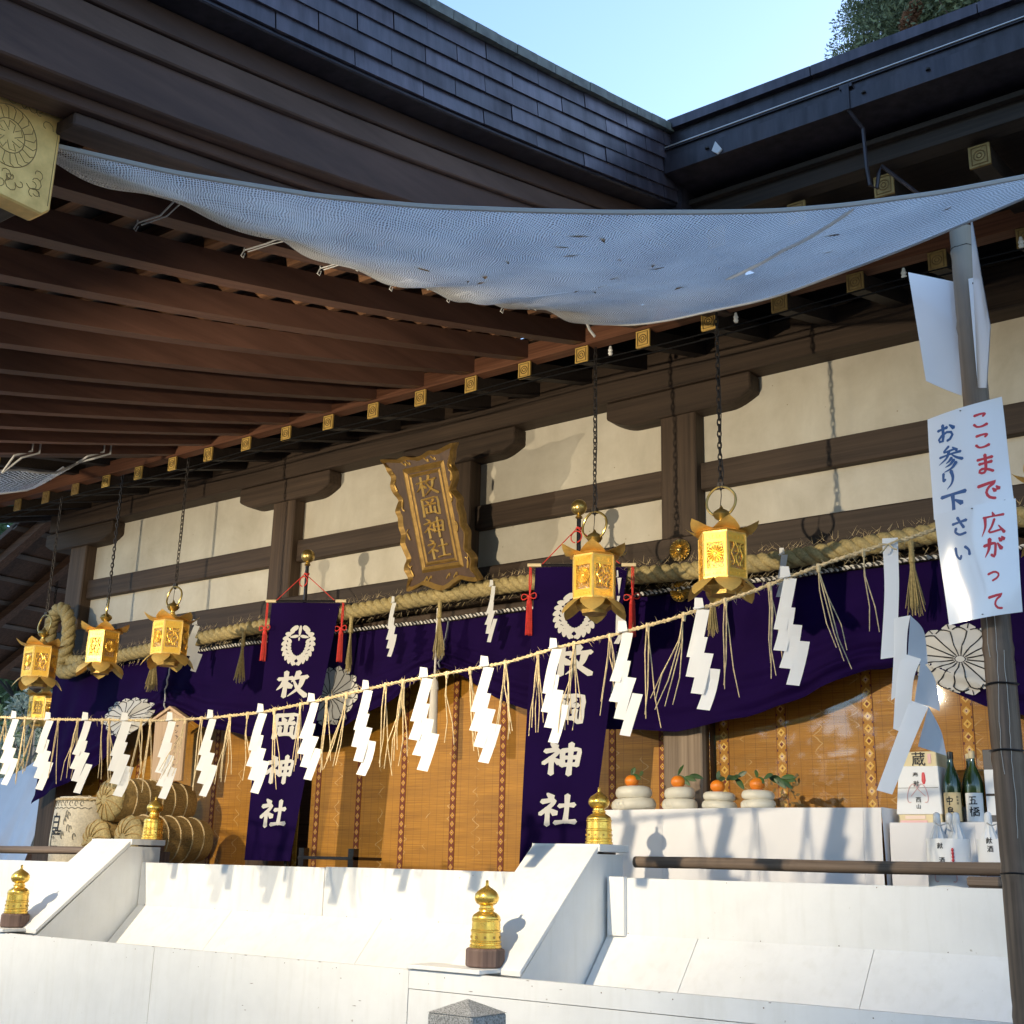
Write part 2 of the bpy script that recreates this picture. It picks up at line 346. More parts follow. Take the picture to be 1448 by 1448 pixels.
BOXP = mk_paper('carton_paper', (.72, .6, .36), 0.); WRAP = mk_paper('white_wrapping', (.8, .8, .8), .0); DARKBOX = plain('dark_carton', (.05, .05, .06), .5)
LABELC = plain('kraft_label', (.6, .47, .26), .6, 0, .1); CLEARW = NT('clear_wrapping').set(Base_Color=(.62, .64, .66, 1), Roughness=.15, Coat_Weight=.6).m
BAMBOO = None
def mk_bamboo():
    t = NT('weathered_bamboo'); g = t.noise(t.obj((30, 30, 1.), False), 1.5, 5.); b = t.noise(t.obj((3, 3, 2), False), 1.2, 5.)
    tc = t.n('TexCoord'); sx = t.n('SeparateXYZ', None, Vector=tc.outputs['Object'])
    c = t.ramp(g, [(.3, (.075, .046, .027)), (.7, (.23, .15, .095))]); d = t.ramp(b, [(.32, (.5, .45, .42)), (.62, (1, 1, 1))])
    pale = t.n('MapRange', None, i0=sx.outputs[2], i1=3.4, i2=4.5)
    cc = t.mixc(1., c.outputs[0], d.outputs[0], 'MULTIPLY'); cc = t.mixc(t.math('MULTIPLY', pale.outputs[0], .65), cc, (.4, .37, .31, 1))
    t.set(Base_Color=cc, Roughness=.55); t.bump(g, .3, .003); return t.m
BAMBOO = mk_bamboo()
def mk_leaf(name, c, k=.5):
    t = NT(name); oi = t.n('TexCoord'); n = t.noise(oi.outputs['Object'], 1.1, 3.); n2 = t.noise(oi.outputs['Object'], 9., 2.)
    a = t.ramp(n2, [(.3, tuple(x*(1-k) for x in c)), (.7, tuple(x*(1+k) for x in c))]); b = t.ramp(n, [(.35, (.6, .6, .6)), (.65, (1.15, 1.15, 1.1))])
    cc = t.mixc(1., a.outputs[0], b.outputs[0], 'MULTIPLY'); t.set(Base_Color=cc, Roughness=.6, Specular_IOR_Level=.25)
    tl = t.n('BsdfTranslucent', None, Color=cc); t.put(t.out.inputs[0], t.n('MixShader', None, i0=.3, i1=t.b, i2=tl)); return t.m
CEDAR = mk_leaf('cedar_needles', (.16, .2, .12)); CEDARB = mk_leaf('browned_cedar', (.26, .14, .09)); BROAD = mk_leaf('broadleaf', (.15, .22, .11)); PALELEAF = mk_leaf('grey_green_leaf', (.42, .47, .38))
BARK = wood('bark', (.05, .038, .03), (.15, .12, .1), 'z', .9); PALEBARK = wood('pale_bark', (.18, .165, .15), (.36, .34, .31), 'z', .9)
TARP = mk_cloth('white_tarpaulin', (.7, .73, .8), .05, .55, 30, 0)
SCREENW = plain('lantern_paper_lining', (.85, .66, .55), .7)
def mk_openwork(name, c, scale, thr=.34, metal=.55, rough=.38):
    t = NT(name); v = t.n('TexVoronoi', {'feature': 'DISTANCE_TO_EDGE'}, Vector=t.obj(), Scale=scale)
    n = t.noise(t.obj(), 20., 3.); t.set(Base_Color=t.ramp(n, [(.3, tuple(x*.8 for x in c)), (.6, c)]), Metallic=metal, Roughness=rough)
    hole = t.math('GREATER_THAN', v.outputs['Distance'], thr*.45); tr = t.n('BsdfTransparent')
    t.put(t.out.inputs[0], t.n('MixShader', None, i0=hole, i1=tr, i2=t.b)); return t.m
OPENW = mk_openwork('pierced_gilt', (.72, .4, .07), 62, .3)
# ------------------------------------------------------------------ brush lettering (stroke polygons in a 100 x 100 box, y down)
KJ = {
'枚': [('h',[(6,33),(28,29),(48,27)]),('v',[(28,5),(29,50),(28,97)]),('f',[(28,32),(19,54),(3,73)]),('d',[(31,42),(45,60)]),('f',[(66,4),(59,24),(46,42)]),('h',[(58,26),(76,23),(94,22)]),('f',[(81,26),(73,60),(40,95)]),('p',[(54,38),(70,68),(98,93)])],
'岡': [('v',[(15,10),(16,50),(14,95)]),('k',[(15,12),(50,9),(86,9),(87,50),(86,92),(74,85)]),('d',[(35,19),(43,32)]),('f',[(66,17),(61,26),(54,34)]),('h',[(25,41),(50,39),(76,38)]),('v',[(50,44),(50,77)]),('v',[(31,54),(31,80)]),('h',[(31,80),(52,79),(70,78)]),('v',[(70,52),(70,83)])],
'神': [('d',[(20,3),(32,15)]),('k',[(7,28),(38,23),(29,42),(3,66)]),('v',[(23,46),(24,98)]),('d',[(28,50),(44,63)]),('v',[(49,24),(50,48),(51,72)]),('k',[(49,26),(70,22),(91,22),(90,46),(88,72)]),('h',[(52,47),(88,45)]),('h',[(52,69),(88,67)]),('v',[(70,3),(70,50),(69,99)])],
'社': [('d',[(20,3),(32,15)]),('k',[(7,28),(38,23),(29,42),(3,66)]),('v',[(23,46),(24,98)]),('d',[(28,50),(44,63)]),('h',[(53,40),(72,37),(92,36)]),('v',[(72,7),(73,50),(72,88)]),('h',[(45,91),(72,87),(99,87)])],
'お': [('h',[(12,30),(58,25)]),('k',[(37,8),(37,68),(30,88),(15,82),(18,68),(44,50),(70,50),(82,64),(70,84),(54,90)]),('d',[(70,16),(90,36)])],
'参': [('k',[(48,2),(28,21),(72,18)]),('d',[(62,9),(78,24)]),('h',[(10,38),(50,34),(92,33)]),('f',[(48,22),(36,46),(4,66)]),('p',[(56,36),(74,52),(97,64)]),('f',[(56,50),(45,60),(32,67)]),('f',[(64,60),(48,74),(28,81)]),('f',[(72,71),(52,90),(22,99)])],
'り': [('k',[(25,10),(22,48),(33,42)]),('f',[(66,6),(73,40),(64,72),(38,97)])],
'下': [('h',[(4,17),(50,14),(97,13)]),('v',[(47,16),(48,56),(47,98)]),('d',[(55,38),(80,56)])],
'さ': [('h',[(14,34),(86,25)]),('v',[(42,5),(56,34),(70,60)]),('k',[(30,58),(25,76),(46,92),(78,88)])],
'い': [('k',[(16,22),(18,60),(34,82),(42,66)]),('v',[(68,24),(86,44),(88,68)])],
'こ': [('k',[(24,22),(54,19),(80,22),(68,34)]),('h',[(18,70),(34,86),(60,88),(86,81)])],
'ま': [('h',[(16,24),(84,22)]),('h',[(22,46),(80,44)]),('k',[(52,4),(52,72),(40,92),(20,85),(30,72),(54,75),(84,92)])],
'で': [('k',[(8,24),(86,15),(56,34),(42,58),(54,82),(78,91)]),('d',[(70,44),(80,57)]),('d',[(86,37),(96,50)])],
'広': [('d',[(50,2),(54,16)]),('h',[(14,21),(92,18)]),('f',[(20,21),(18,60),(2,97)]),('k',[(56,32),(44,60),(32,84),(82,78)]),('d',[(70,60),(90,91)])],
'が': [('k',[(8,36),(54,28),(60,44),(52,90),(38,80)]),('f',[(36,6),(28,54),(8,90)]),('d',[(70,30),(86,58)]),('d',[(78,6),(87,20)]),('d',[(91,2),(99,15)])],
'っ': [('k',[(20,52),(60,42),(84,58),(74,80),(44,94)])],
'て': [('k',[(10,24),(88,15),(56,38),(44,64),(58,86),(82,91)])],
}
def stroke2d(kind, pts, wd):
    n = 5 if len(pts) == 2 else 10
    P = catmull([Vector((x, y)) for x, y in pts], n); m = len(P)-1; L = []; Rr = []; Ce = []
    for i, p in enumerate(P):
        t = i/m; a = P[max(i-1, 0)]; b = P[min(i+1, m)]; d = (b-a); d = d.normalized() if d.length > 1e-6 else Vector((1, 0)); nr = Vector((-d.y, d.x))
        k = {'h': 1-.32*math.sin(math.pi*t)+.12*t, 'v': 1.08-.22*math.sin(math.pi*t), 'f': 1.15*(1-t)**.7+.16, 'd': .5+.85*t, 'k': 1.05-.25*math.sin(math.pi*t)-.25*max(0, t-.75)*4*.8, 'p': .45+.95*t*(1.15-t*.35)}[kind]
        hw = wd*k*.5; L.append(p+nr*hw); Rr.append(p-nr*hw); Ce.append(p)
    d0 = (P[0]-P[1]).normalized(); d1 = (P[-1]-P[-2]).normalized(); r0 = (L[0]-Rr[0]).length*.38; r1 = (L[-1]-Rr[-1]).length*.38
    L = [P[0]+d0*r0]+L+[P[-1]+d1*r1]; Ce = [P[0]+d0*r0]+Ce+[P[-1]+d1*r1]; Rr = [P[0]+d0*r0]+Rr+[P[-1]+d1*r1]
    return L, Ce, Rr
def brush(mb, ch, fn, wd=12, lift=.0004, ridge=0., z0=0.):
    """fn(x,y in 0..1, height) -> 3D point"""
    for k, (kind, pts) in enumerate(KJ[ch]):
        L, Ce, Rr = stroke2d(kind, pts, wd); h = z0+lift*k; n = len(L); V = []
        for i in range(n):
            for q, e in ((L[i], 0), (Ce[i], ridge if 0 < i < n-1 else 0), (Rr[i], 0)): V.append(fn(q.x/100, q.y/100, h+e))
        F = []
        for i in range(n-1):
            for j in (0, 1): F.append((i*3+j, i*3+j+1, i*3+3+j+1, i*3+3+j))
        mb.add(V, F)
_TX = {}
def font_glyph(body):
    if body not in _TX:
        c = bpy.data.curves.new('lettering', 'FONT'); c.body = body; c.resolution_u = 2; c.offset = .012
        o = bpy.data.objects.new('lettering', c); C.objects.link(o); bpy.context.view_layer.update()
        ev = o.evaluated_get(bpy.context.evaluated_depsgraph_get()); me = ev.to_mesh()
        V = np.array([v.co[:2] for v in me.vertices]); F = [tuple(p.vertices) for p in me.polygons]; ev.to_mesh_clear()
        bpy.data.objects.remove(o); bpy.data.curves.remove(c)
        V -= V.min(0); V /= max(V.max(0)); V[:, 1] = V[:, 1].max()-V[:, 1]; _TX[body] = (V, F)
    return _TX[body]
def glyph(mb, ch, fn, h=.001):
    V, F = font_glyph(ch); mb.add([fn(x, y, h) for x, y in V], F)
def flat(o, ax, ay, nrm):
    """square lettering frame: origin top-left o, x vector, y(down) vector, normal"""
    o, ax, ay, nrm = map(Vector, (o, ax, ay, nrm)); return lambda x, y, h: o+ax*x+ay*y+nrm*h
def twisted(mb, pts, R, r, pitch, strands, step=.03, n=6, ph=0):
    L = [0]; pts = [Vector(p) for p in pts]
    for a, b in zip(pts, pts[1:]): L.append(L[-1]+(b-a).length)
    m = max(4, int(L[-1]/step)); Q = []
    for i in range(m+1):
        s = L[-1]*i/m; k = min(np.searchsorted(L, s, side='right')-1, len(pts)-2); k = int(max(k, 0)); f = (s-L[k])/max(L[k+1]-L[k], 1e-9); Q.append(pts[k].lerp(pts[k+1], f))
    for st in range(strands):
        P = []
        for i, q in enumerate(Q):
            t = (Q[min(i+1, m)]-Q[max(i-1, 0)]).normalized(); ref = Vector((0, 1, 0)) if abs(t.y) < .85 else Vector((1, 0, 0)); a = t.cross(ref).normalized(); b = t.cross(a); an = ph+2*math.pi*(L[-1]*i/m/pitch+st/strands)
            P.append(q+R*(a*math.cos(an)+b*math.sin(an)))
        mb.tube(P, r, n)
    return Q
# ================================================================== ground
g = MB(); g.add([(-120, -60, -1.6), (60, -60, -1.6), (60, 160, -1.6), (-120, 160, -1.6)], [(0, 1, 2, 3)])
GT = NT('gravel_ground'); gn = GT.noise(GT.obj(rand=False), 60., 4.); gb = GT.noise(GT.obj(rand=False), .6, 3.)
GT.set(Base_Color=GT.mixc(1., GT.ramp(gn, [(.3, (.16, .15, .13)), (.7, (.34, .32, .29))]).outputs[0], GT.ramp(gb, [(.3, (.75, .75, .75)), (.7, (1, 1, 1))]).outputs[0], 'MULTIPLY'), Roughness=.95); GT.bump(gn, .5, .02)
structure('ground', g, GT.m)
hb = MB(); hb.grid(lambda u, v: (-170+300*u, 34+110*v, -2+46*math.sin(v*math.pi/2)**1.2*(.9+.12*math.sin(u*9)+.05*math.sin(u*31+v*7))), 40, 14)
structure('sun_block_hill', hb, plain('added_hill_woodland', (.04, .055, .03), .95, 0, .5, .6), smooth=True)  # out of view; added to keep the sun off the hall front
# ================================================================== the hall
hall = thing('shrine_hall', 'dark timber worship hall with cream plaster walls under a deep rafter eave', 'shrine hall', (-6.55, 8.0, -1.6))
POSTS = [-12.2, -8.79, -6.57, -4.36, -.93]
for x in POSTS:
    b = MB(); short = (x == -6.57)
    b.box(x-.155, x+.155, 7.93, 8.22, 2.3 if short else -.5, 3.44)
    part('post', b, POSTW, hall, bevel=.012)
    if x == -4.36:
        b = MB(); b.box(x-.158, x+.158, 7.926, 8.0, -.35, 1.895); part('post_facing', b, wood('pale_post_wood', (.16, .11, .075), (.36, .27, .19), 'z'), hall, bevel=.01)
    b = MB(); arc = [(-.64, 3.648), (-.64, 3.51)]+[(-.64+.24*i/6, 3.51-.085*math.sin(math.pi/2*i/6)) for i in range(1, 7)]
    poly = arc+[(-a, z) for a, z in reversed(arc)]
    b.prism([(x+a, z) for a, z in poly], 7.9, 8.2, 'xz'); part('bracket_arm', b, BEAMW, hall, bevel=.01)
for x0, x1 in zip(POSTS, POSTS[1:]+[2.2]):
    a, c = x0+.14, x1-.14
    for z0, z1 in ((2.40, 2.815), (3.02, 3.66)):
        b = MB(); b.box(a, c, 8.07, 8.13, z0, z1); part('plaster_panel', b, PLASTER, hall)
    b = MB(); b.box(a+.012, c-.012, 8.0, 8.12, 2.808, 3.025); part('tie_beam', b, BEAMW, hall, bevel=.008)
b = MB(); b.box(-12.75, 3, 7.87, 8.23, 3.65, 3.98); part('wall_plate', b, BEAMW, hall, bevel=.012)
b = MB(); b.box(-12.45, 3, 7.83, 8.25, 2.11, 2.415); part('lintel_beam', b, BEAMW, hall, bevel=.012)
b = MB(); b.box(-12.4, 3, 7.93, 8.2, 1.9, 2.1); part('lintel_beam', b, BEAMW, hall, bevel=.01)
for x in np.arange(-12.2, 2, .527): # blocking boards between rafters over the plate
    pass
b = MB(); b.box(-12.6, 3, 8.0, 8.06, 3.98, 4.5); part('blocking_board', b, SHADEW, hall)
# chrysanthemum nail covers on the lintel beside the right post
def chrysanthemum(mb, c, r, depth, nrm=(0, -1, 0), pet=16):
    c = Vector(c); nv = Vector(nrm).normalized(); ax = nv.cross(Vector((0, 0, 1))).normalized(); ay = nv.cross(ax).normalized()
    for k in range(pet):
        a = 2*math.pi*k/pet; hw = math.pi/pet*.86; V = []
        for rr, h in ((.2, .35), (.6, .9), (.9, .8), (1, .15)):
            for s, e in ((-1, .0), (0, 1.), (1, 0.)):
                an = a+s*hw*(1 if rr < .95 else .55); V.append(c+r*rr*(ax*math.cos(an)+ay*math.sin(an))+nv*depth*h*(.55+.45*e))
        F = [(i*3+j, i*3+j+1, i*3+j+4, i*3+j+3) for i in range(3) for j in (0, 1)]; mb.add(V, F)
    ring = [c+nv*depth*.3+r*.98*(ax*math.cos(t)+ay*math.sin(t)) for t in np.linspace(0, 2*math.pi, 33)[:-1]]
    mb.add(ring, [tuple(range(32))])
    V = [c+nv*depth*1.1]; V += [c+nv*depth*.7+r*.2*(ax*math.cos(t)+ay*math.sin(t)) for t in np.linspace(0, 2*math.pi, 13)[:-1]]
    mb.add(V, [(0, 1+k, 1+(k+1) % 12) for k in range(12)])
for z in (2.30, 1.99):
    b = MB(); chrysanthemum(b, (-4.29, 7.82, z), .085, .045); part('chrysanthemum_boss', b, BRASS, hall, smooth=True, recalc=False)
# floor, back wall and side wall: keep the inside of the hall dark
b = MB(); b.box(-13.2, 3, 6.62, 11, -.5, -.36); part('veranda_floor', b, wood('floor_wood', (.1, .07, .05), (.25, .18, .12), 'x'), hall)
b = MB(); b.box(-12.3, 3, 10.6, 10.7, -.4, 4); part('back_wall', b, WX, hall)
b = MB(); b.box(-12.32, -12.24, 8.2, 10.6, -.4, 4.2); part('side_wall', b, WX, hall)
# --- lower rafters with gilt end caps
capmesh = MB(); s = .052
capmesh.box(-s-.004, s+.004, -.012, .004, -.064, .064)
pl = [(-s*.78, -.05), (s*.78, -.05), (s*.78, .05), (-s*.78, .05)]
capmesh.tube([(a, -.014, z) for a, z in pl], .004, 4, closed=True)
for r in (.03, .014): capmesh.tube([(r*math.cos(t), -.014, r*math.sin(t)) for t in np.linspace(0, 2*math.pi, 17)[:-1]], .0035, 4, closed=True)
capmark = MB()
for r in (.024, .007): capmark.add([(r*math.cos(t), -.0135-(.0005 if r < .01 else 0), r*math.sin(t)) for t in np.linspace(0, 2*math.pi, 17)[:-1]], [tuple(range(16))])
CAPME = mesh('rafter_cap', capmesh, [GOLDM, GOLDLINE], recalc=True)
for i_, p_ in enumerate(CAPME.polygons): p_.material_index = 0 if i_ < 6 else 1
CAPME.name = 'rafter_cap'
CAPSHADE = CAPME.copy(); CAPSHADE.name = 'rafter_cap'; CAPSHADE.materials[0] = mk_gold('shaded_gilt_cap', (.3, .2, .07), .6, .3, .4); MARKME = mesh('engraved_ring', capmark, GOLDLINE)  # same gilt as the other caps, darkened in colour to stand in for shade
rb = MB(); rb.loft([[(-.05, 0, -.06), (.05, 0, -.06), (.05, 0, .06), (-.05, 0, .06)], [(-.05, 1.3, .30), (.05, 1.3, .30), (.05, 1.3, .42), (-.05, 1.3, .42)]])
RAFTME = mesh('rafter', rb, SHADEW)
for k in range(-5, 23):
    x = -2.009-.5263*k
    if x < -13.2: continue
    o = part('rafter', None, None, hall, at=(x, 7.0, 3.665), me=RAFTME)
    c = part('rafter_cap', None, None, o, at=(x, 7.0, 3.665), me=CAPSHADE if x > -3.4 or x < -10.7 else CAPME); tag(c, None)
# --- flying rafters of the open eave, right of the porch roof and left of it
fb = MB(); fb.loft([[(-.05, 0, -.06), (.05, 0, -.06), (.05, 0, .06), (-.05, 0, .06)], [(-.05, .95, .1), (.05, .95, .1), (.05, .95, .22), (-.05, .95, .22)]])
FLYME = mesh('flying_rafter', fb, SHADEW)
for k in list(range(-7, 3))+list(range(16, 22)):
    x = -2.009-.5263*k+(.0 if k < 3 else 0)
    o = part('flying_rafter', None, None, hall, at=(x, 6.1, 3.74), me=FLYME); part('rafter_cap', None, None, o, at=(x, 6.1, 3.74), me=CAPSHADE)
b = MB(); b.box(-13.3, 3.3, 6.985, 7.09, 3.735, 3.87); part('eave_batten', b, wood('reddish_eave_wood', (.08, .028, .014), (.2, .085, .045), 'x'), hall)
for x0, x1 in ((-3.3, 3.4), (-14, -9.85)):
    b = MB(); b.prism([(5.95, 3.93), (8.3, 4.28), (8.3, 4.31), (5.95, 3.96)], x0, x1, 'yz'); part('eave_boarding', b, SHADEW, hall)
    b = MB(); b.box(x0, x1, 6.0, 6.12, 3.83, 3.95); part('eave_batten', b, SHADEW, hall)
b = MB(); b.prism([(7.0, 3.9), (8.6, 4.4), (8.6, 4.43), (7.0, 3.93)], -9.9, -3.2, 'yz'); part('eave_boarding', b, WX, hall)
# --- porch roof: curved rafters, battens, boards
PT = [(.4, 2.235), (1.2, 2.36), (2.0, 2.497), (2.4, 2.575), (3.1, 2.722), (4.0, 2.937), (4.85, 3.165), (5.5, 3.335), (6.2, 3.525), (7.0, 3.757), (7.6, 3.94)]
_py = np.array([t[0] for t in PT]); _pz = np.array([t[1] for t in PT]); _pc = np.polyfit(_py, _pz, 4)
def P(y): return float(np.polyval(_pc, y))
YS = list(np.linspace(.55, 6.985, 15))
rb = MB(); rb.loft([[(-.05, y-3, P(y)), (.05, y-3, P(y)), (.05, y-3, P(y)+.148), (-.05, y-3, P(y)+.148)] for y in YS])
PR = mesh('porch_rafter', rb, RAFT)
for k in range(11):
    x = -4.125-.5263*k; part('porch_rafter', None, None, hall, at=(x, 3, 0), me=PR)
for k in range(23):
    y = .75+.277*k; z = P(y)+.149; b = MB(); sl = (P(y+.1)-P(y-.1))/.2
    b.obox((-6.68, y, z+.036), (3.1, 0, 0), (0, .034, .034*sl), (0, 0, .036)); part('batten', b, BATT, hall)
YB = list(np.linspace(.4, 7.2, 18))
b = MB(); b.loft([[(-9.75, y, P(y)+.236), (-3.6, y, P(y)+.236), (-3.6, y, P(y)+.26), (-9.75, y, P(y)+.26)] for y in YB]); part('ceiling_boarding', b, BOARD, hall)
# porch roof body
b = MB(); b.loft([[(-9.85, y, P(y)+.48), (-3.25, y, P(y)+.48), (-3.25, y, P(y)+.985), (-9.85, y, P(y)+.985)] for y in list(np.linspace(.4, 5.9, 14))]); part('porch_roof', b, DARKMETAL, hall)
b = MB(); b.loft([[(-9.7, y, P(y)+.27), (-3.62, y, P(y)+.27), (-3.62, y, P(y)+.47), (-9.7, y, P(y)+.47)] for y in list(np.linspace(.4, 6.9, 14))]); part('porch_roof_filling', b, WX, hall)
# bargeboards of the right-hand verge, in stepped planks
YV = list(np.linspace(.45, 6.0, 16))
def verge(name, x_out, x_in, lo, hi, mat, ys=YV):
    b = MB(); b.loft([[(x_in, y, P(y)+lo), (x_out, y, P(y)+lo), (x_out, y, P(y)+hi), (x_in, y, P(y)+hi)] for y in ys]); return part(name, b, mat, hall, bevel=.006)
YH = list(np.linspace(.45, 7.15, 18))
verge('verge_soffit', -3.205, -3.42, .455, .476, DARKMETAL)
verge('bargeboard', -3.33, -3.50, .350, .453, HAFU, YH)
verge('bargeboard', -3.345, -3.52, .245, .348, HAFU2, YH)
verge('bargeboard', -3.37, -3.50, .045, .243, HAFU, YH)
verge('bargeboard', -3.44, -3.56, -.005, .043, HAFU, YH)
verge('bargeboard', -3.47, -3.60, -.06, -.008, HAFU2, [y for y in YH if y > 2.02])
verge('bargeboard', -9.72, -9.6, .03, .47, HAFU, YH)
# copper shingles on the verge, five courses under a cap
vf = MB(); vf.loft([[(-3.25, y, P(y)+.48), (-3.212, y, P(y)+.48), (-3.212, y, P(y)+.99), (-3.25, y, P(y)+.99)] for y in list(np.linspace(.5, 5.88, 14))])
fascia = part('verge_fascia', vf, DARKMETAL, hall)
ROWS = [(.477, .562), (.56, .655), (.653, .748), (.746, .841), (.839, .934)]
for r, (lo, hi) in enumerate(ROWS):
    ph = 3.516+(.218 if r % 2 == 1 else 0.)
    for k in range(-7, 7):
        y0 = ph+.436*k+.003; y1 = ph+.436*(k+1)-.003
        if y0 > 5.85 or y1 < .9: continue
        y1 = min(y1, 5.87); ym = (y0+y1)/2; t = random.uniform(-.0025, .0025); b = MB()
        xo, xi = -3.190+t, -3.201+t; secs = []
        for y in (y0, ym, y1):
            secs.append([(-3.214, y, P(y)+lo), (xo, y, P(y)+lo), (xi, y, P(y)+hi+.004), (-3.214, y, P(y)+hi+.004)])
        b.loft(secs); part('copper_shingle', b, COPPER, fascia)
for k in range(30):
    y0 = 1.0+.167*k; y1 = min(y0+.163, 5.86)
    if y0 > 5.82: continue
    b = MB(); xo = -3.168+random.uniform(-.002, .002)
    b.loft([[(-3.32, y, P(y)+.945), (xo, y, P(y)+.94), (xo, y, P(y)+.995), (-3.32, y, P(y)+1.0)] for y in (y0, y1)]); part('verge_cap_tile', b, VERDI, fascia)
# main eave to the right of the porch (and beyond it on the left)
for x0, x1 in ((-3.2, 3.6), (-14, -9.95)):
    b = MB(); b.prism([(5.80, 4.03), (5.80, 4.40), (8.0, 5.7), (13, 8.6), (13, 8.2), (8.3, 4.6), (6.1, 4.03)], x0, x1, 'yz'); ro = part('main_roof', b, DARKMETAL, hall)
    x = x0
    while x < x1-.05:
        xe = min(x+.93, x1); b = MB(); b.prism([(5.745, 4.36), (5.745, 4.425), (6.2, 4.66), (6.2, 4.6), (5.80, 4.36)], x+.003, xe-.003, 'yz'); part('eave_cap_tile', b, COPPER if x0 > -5 else VERDI, ro); x = xe
    b = MB(); b.box(x0, x1, 5.77, 5.80, 4.19, 4.285); b.box(x0, x1, 5.785, 5.80, 4.288, 4.36); part('eave_fascia', b, DARKMETAL, ro)
    b = MB(); b.prism([(5.69, 4.02), (5.69, 4.128), (5.715, 4.132), (5.715, 4.186), (5.70, 4.186), (5.70, 4.2), (5.735, 4.2), (5.735, 4.04), (6.16, 4.04), (6.16, 4.02)], x0+.01, x1, 'yz'); gut = part('gutter', b, DARKMETAL, hall)
    b = MB(); b.tube([(x0+.01, 5.695, 4.2), (x1, 5.695, 4.2)], .0045, 6); part('gutter_rim', b, plain('bright_rim', (.5, .48, .47), .3, .6), gut)
    if x0 > -5:
        for xb in (-2.05, .4):
            b = MB(); b.obox((xb, 5.684, 4.09), (.02, 0, 0), (0, .005, 0), (0, 0, .075)); b.obox((xb, 5.70, 4.17), (.035, 0, 0), (0, .012, 0), (0, 0, .012))
            b.tube([(xb, 5.69, 4.03), (xb+.05, 5.78, 3.93), (xb+.05, 5.8, 3.70), (xb+.055, 5.82, 3.60), (xb+.085, 5.84, 3.58), (xb+.10, 5.84, 3.66), (xb+.11, 5.86, 3.72), (xb+.3, 5.95, 3.50)], .011, 6); part('gutter_bracket', b, DARKMETAL, gut)
        b = MB(); b.prism([(-2.84, 4.105), (-2.80, 4.04), (-2.83, 4.02), (-2.865, 4.05)], 5.672, 5.686, 'xz'); part('torn_label', b, PAPERG, gut)
        for xs in (-1.95, -2.9, -1.6): 
            b = MB(); b.lathe([(.012, -.004), (.012, .006), (.004, .012)], (xs, 5.683, 4.085), 8); part('gutter_bolt', b, IRON, gut)
b = MB(); b.box(-3.6, -3.17, 5.86, 6.35, 3.74, 4.36); part('valley_filling', b, DARKMETAL, hall)
# porch pillars and the gilt-capped beam end
for x in (-4.35, -8.75):
    b = MB(); b.box(x-.15, x+.15, 1.68, 1.98, -1.55, 2.14); part('porch_pillar', b, POSTW, hall, bevel=.03)
b = MB(); b.box(-9.5, -3.62, 1.60, 2.02, 2.145, 2.53); part('porch_beam', b, BEAMW, hall, bevel=.03)
gp = MB(); oct_ = [(1.625, 2.12), (2.02, 2.12), (2.048, 2.148), (2.048, 2.555), (1.57, 2.555), (1.57, 2.175)]
gp.prism(oct_, -3.66, -3.575, 'yz'); end = part('gilt_beam_end', gp, GOLDE, hall, bevel=.006)
el = MB(); cy, cz = 1.862, 2.347
for r in (.112, .062): el.tube([(-3.574, cy+r*.92*math.cos(t), cz+r*math.sin(t)) for t in np.linspace(0, 2*math.pi, 41)[:-1]], .0016, 4, closed=True)
for k in range(20):
    t = 2*math.pi*k/20; a0, a1 = t-.12, t+.12
    el.tube([(-3.574, cy+.062*.92*math.cos(a0), cz+.062*math.sin(a0)), (-3.574, cy+.1*.92*math.cos(a0), cz+.1*math.sin(a0)), (-3.574, cy+.11*.92*math.cos(t), cz+.11*math.sin(t))], .0013, 4)
for k in range(7):
    t = 2*math.pi*k/7; el.tube([(-3.574, cy+.02*math.cos(t), cz+.02*math.sin(t)), (-3.574, cy+.05*math.cos(t+.35), cz+.05*math.sin(t+.35)), (-3.574, cy+.055*math.cos(t+.8), cz+.055*math.sin(t+.8)), (-3.574, cy+.03*math.cos(t+.9), cz+.03*math.sin(t+.9))], .0013, 4)
rs = random.Random(3)
for k in range(60):   # engraved scrolls in the corners
    y = rs.uniform(1.62, 2.02); z = rs.choice([rs.uniform(2.17, 2.24), rs.uniform(2.46, 2.53), rs.uniform(2.2, 2.5)])
    if math.hypot(y-cy, z-cz) < .135: continue
    r = rs.uniform(.015, .03); a = rs.uniform(0, 6.28); el.tube([(-3.574, min(2.04, y+r*(1-i*.1)*math.cos(a+i*.75)), z+r*(1-i*.1)*math.sin(a+i*.75)) for i in range(7)], .0013, 4)
el.tube([(-3.574, y, z) for y, z in ((2.035, 2.16), (2.035, 2.54), (1.6, 2.54))], .0014, 4)
part('engraving', el, ENGRAVE, end)
# ---- glazing behind the right-hand curtain
b = MB(); b.box(-4.19, -1.1, 8.022, 8.028, -.4, 1.92); part('window_pane', b, GLASS, hall)
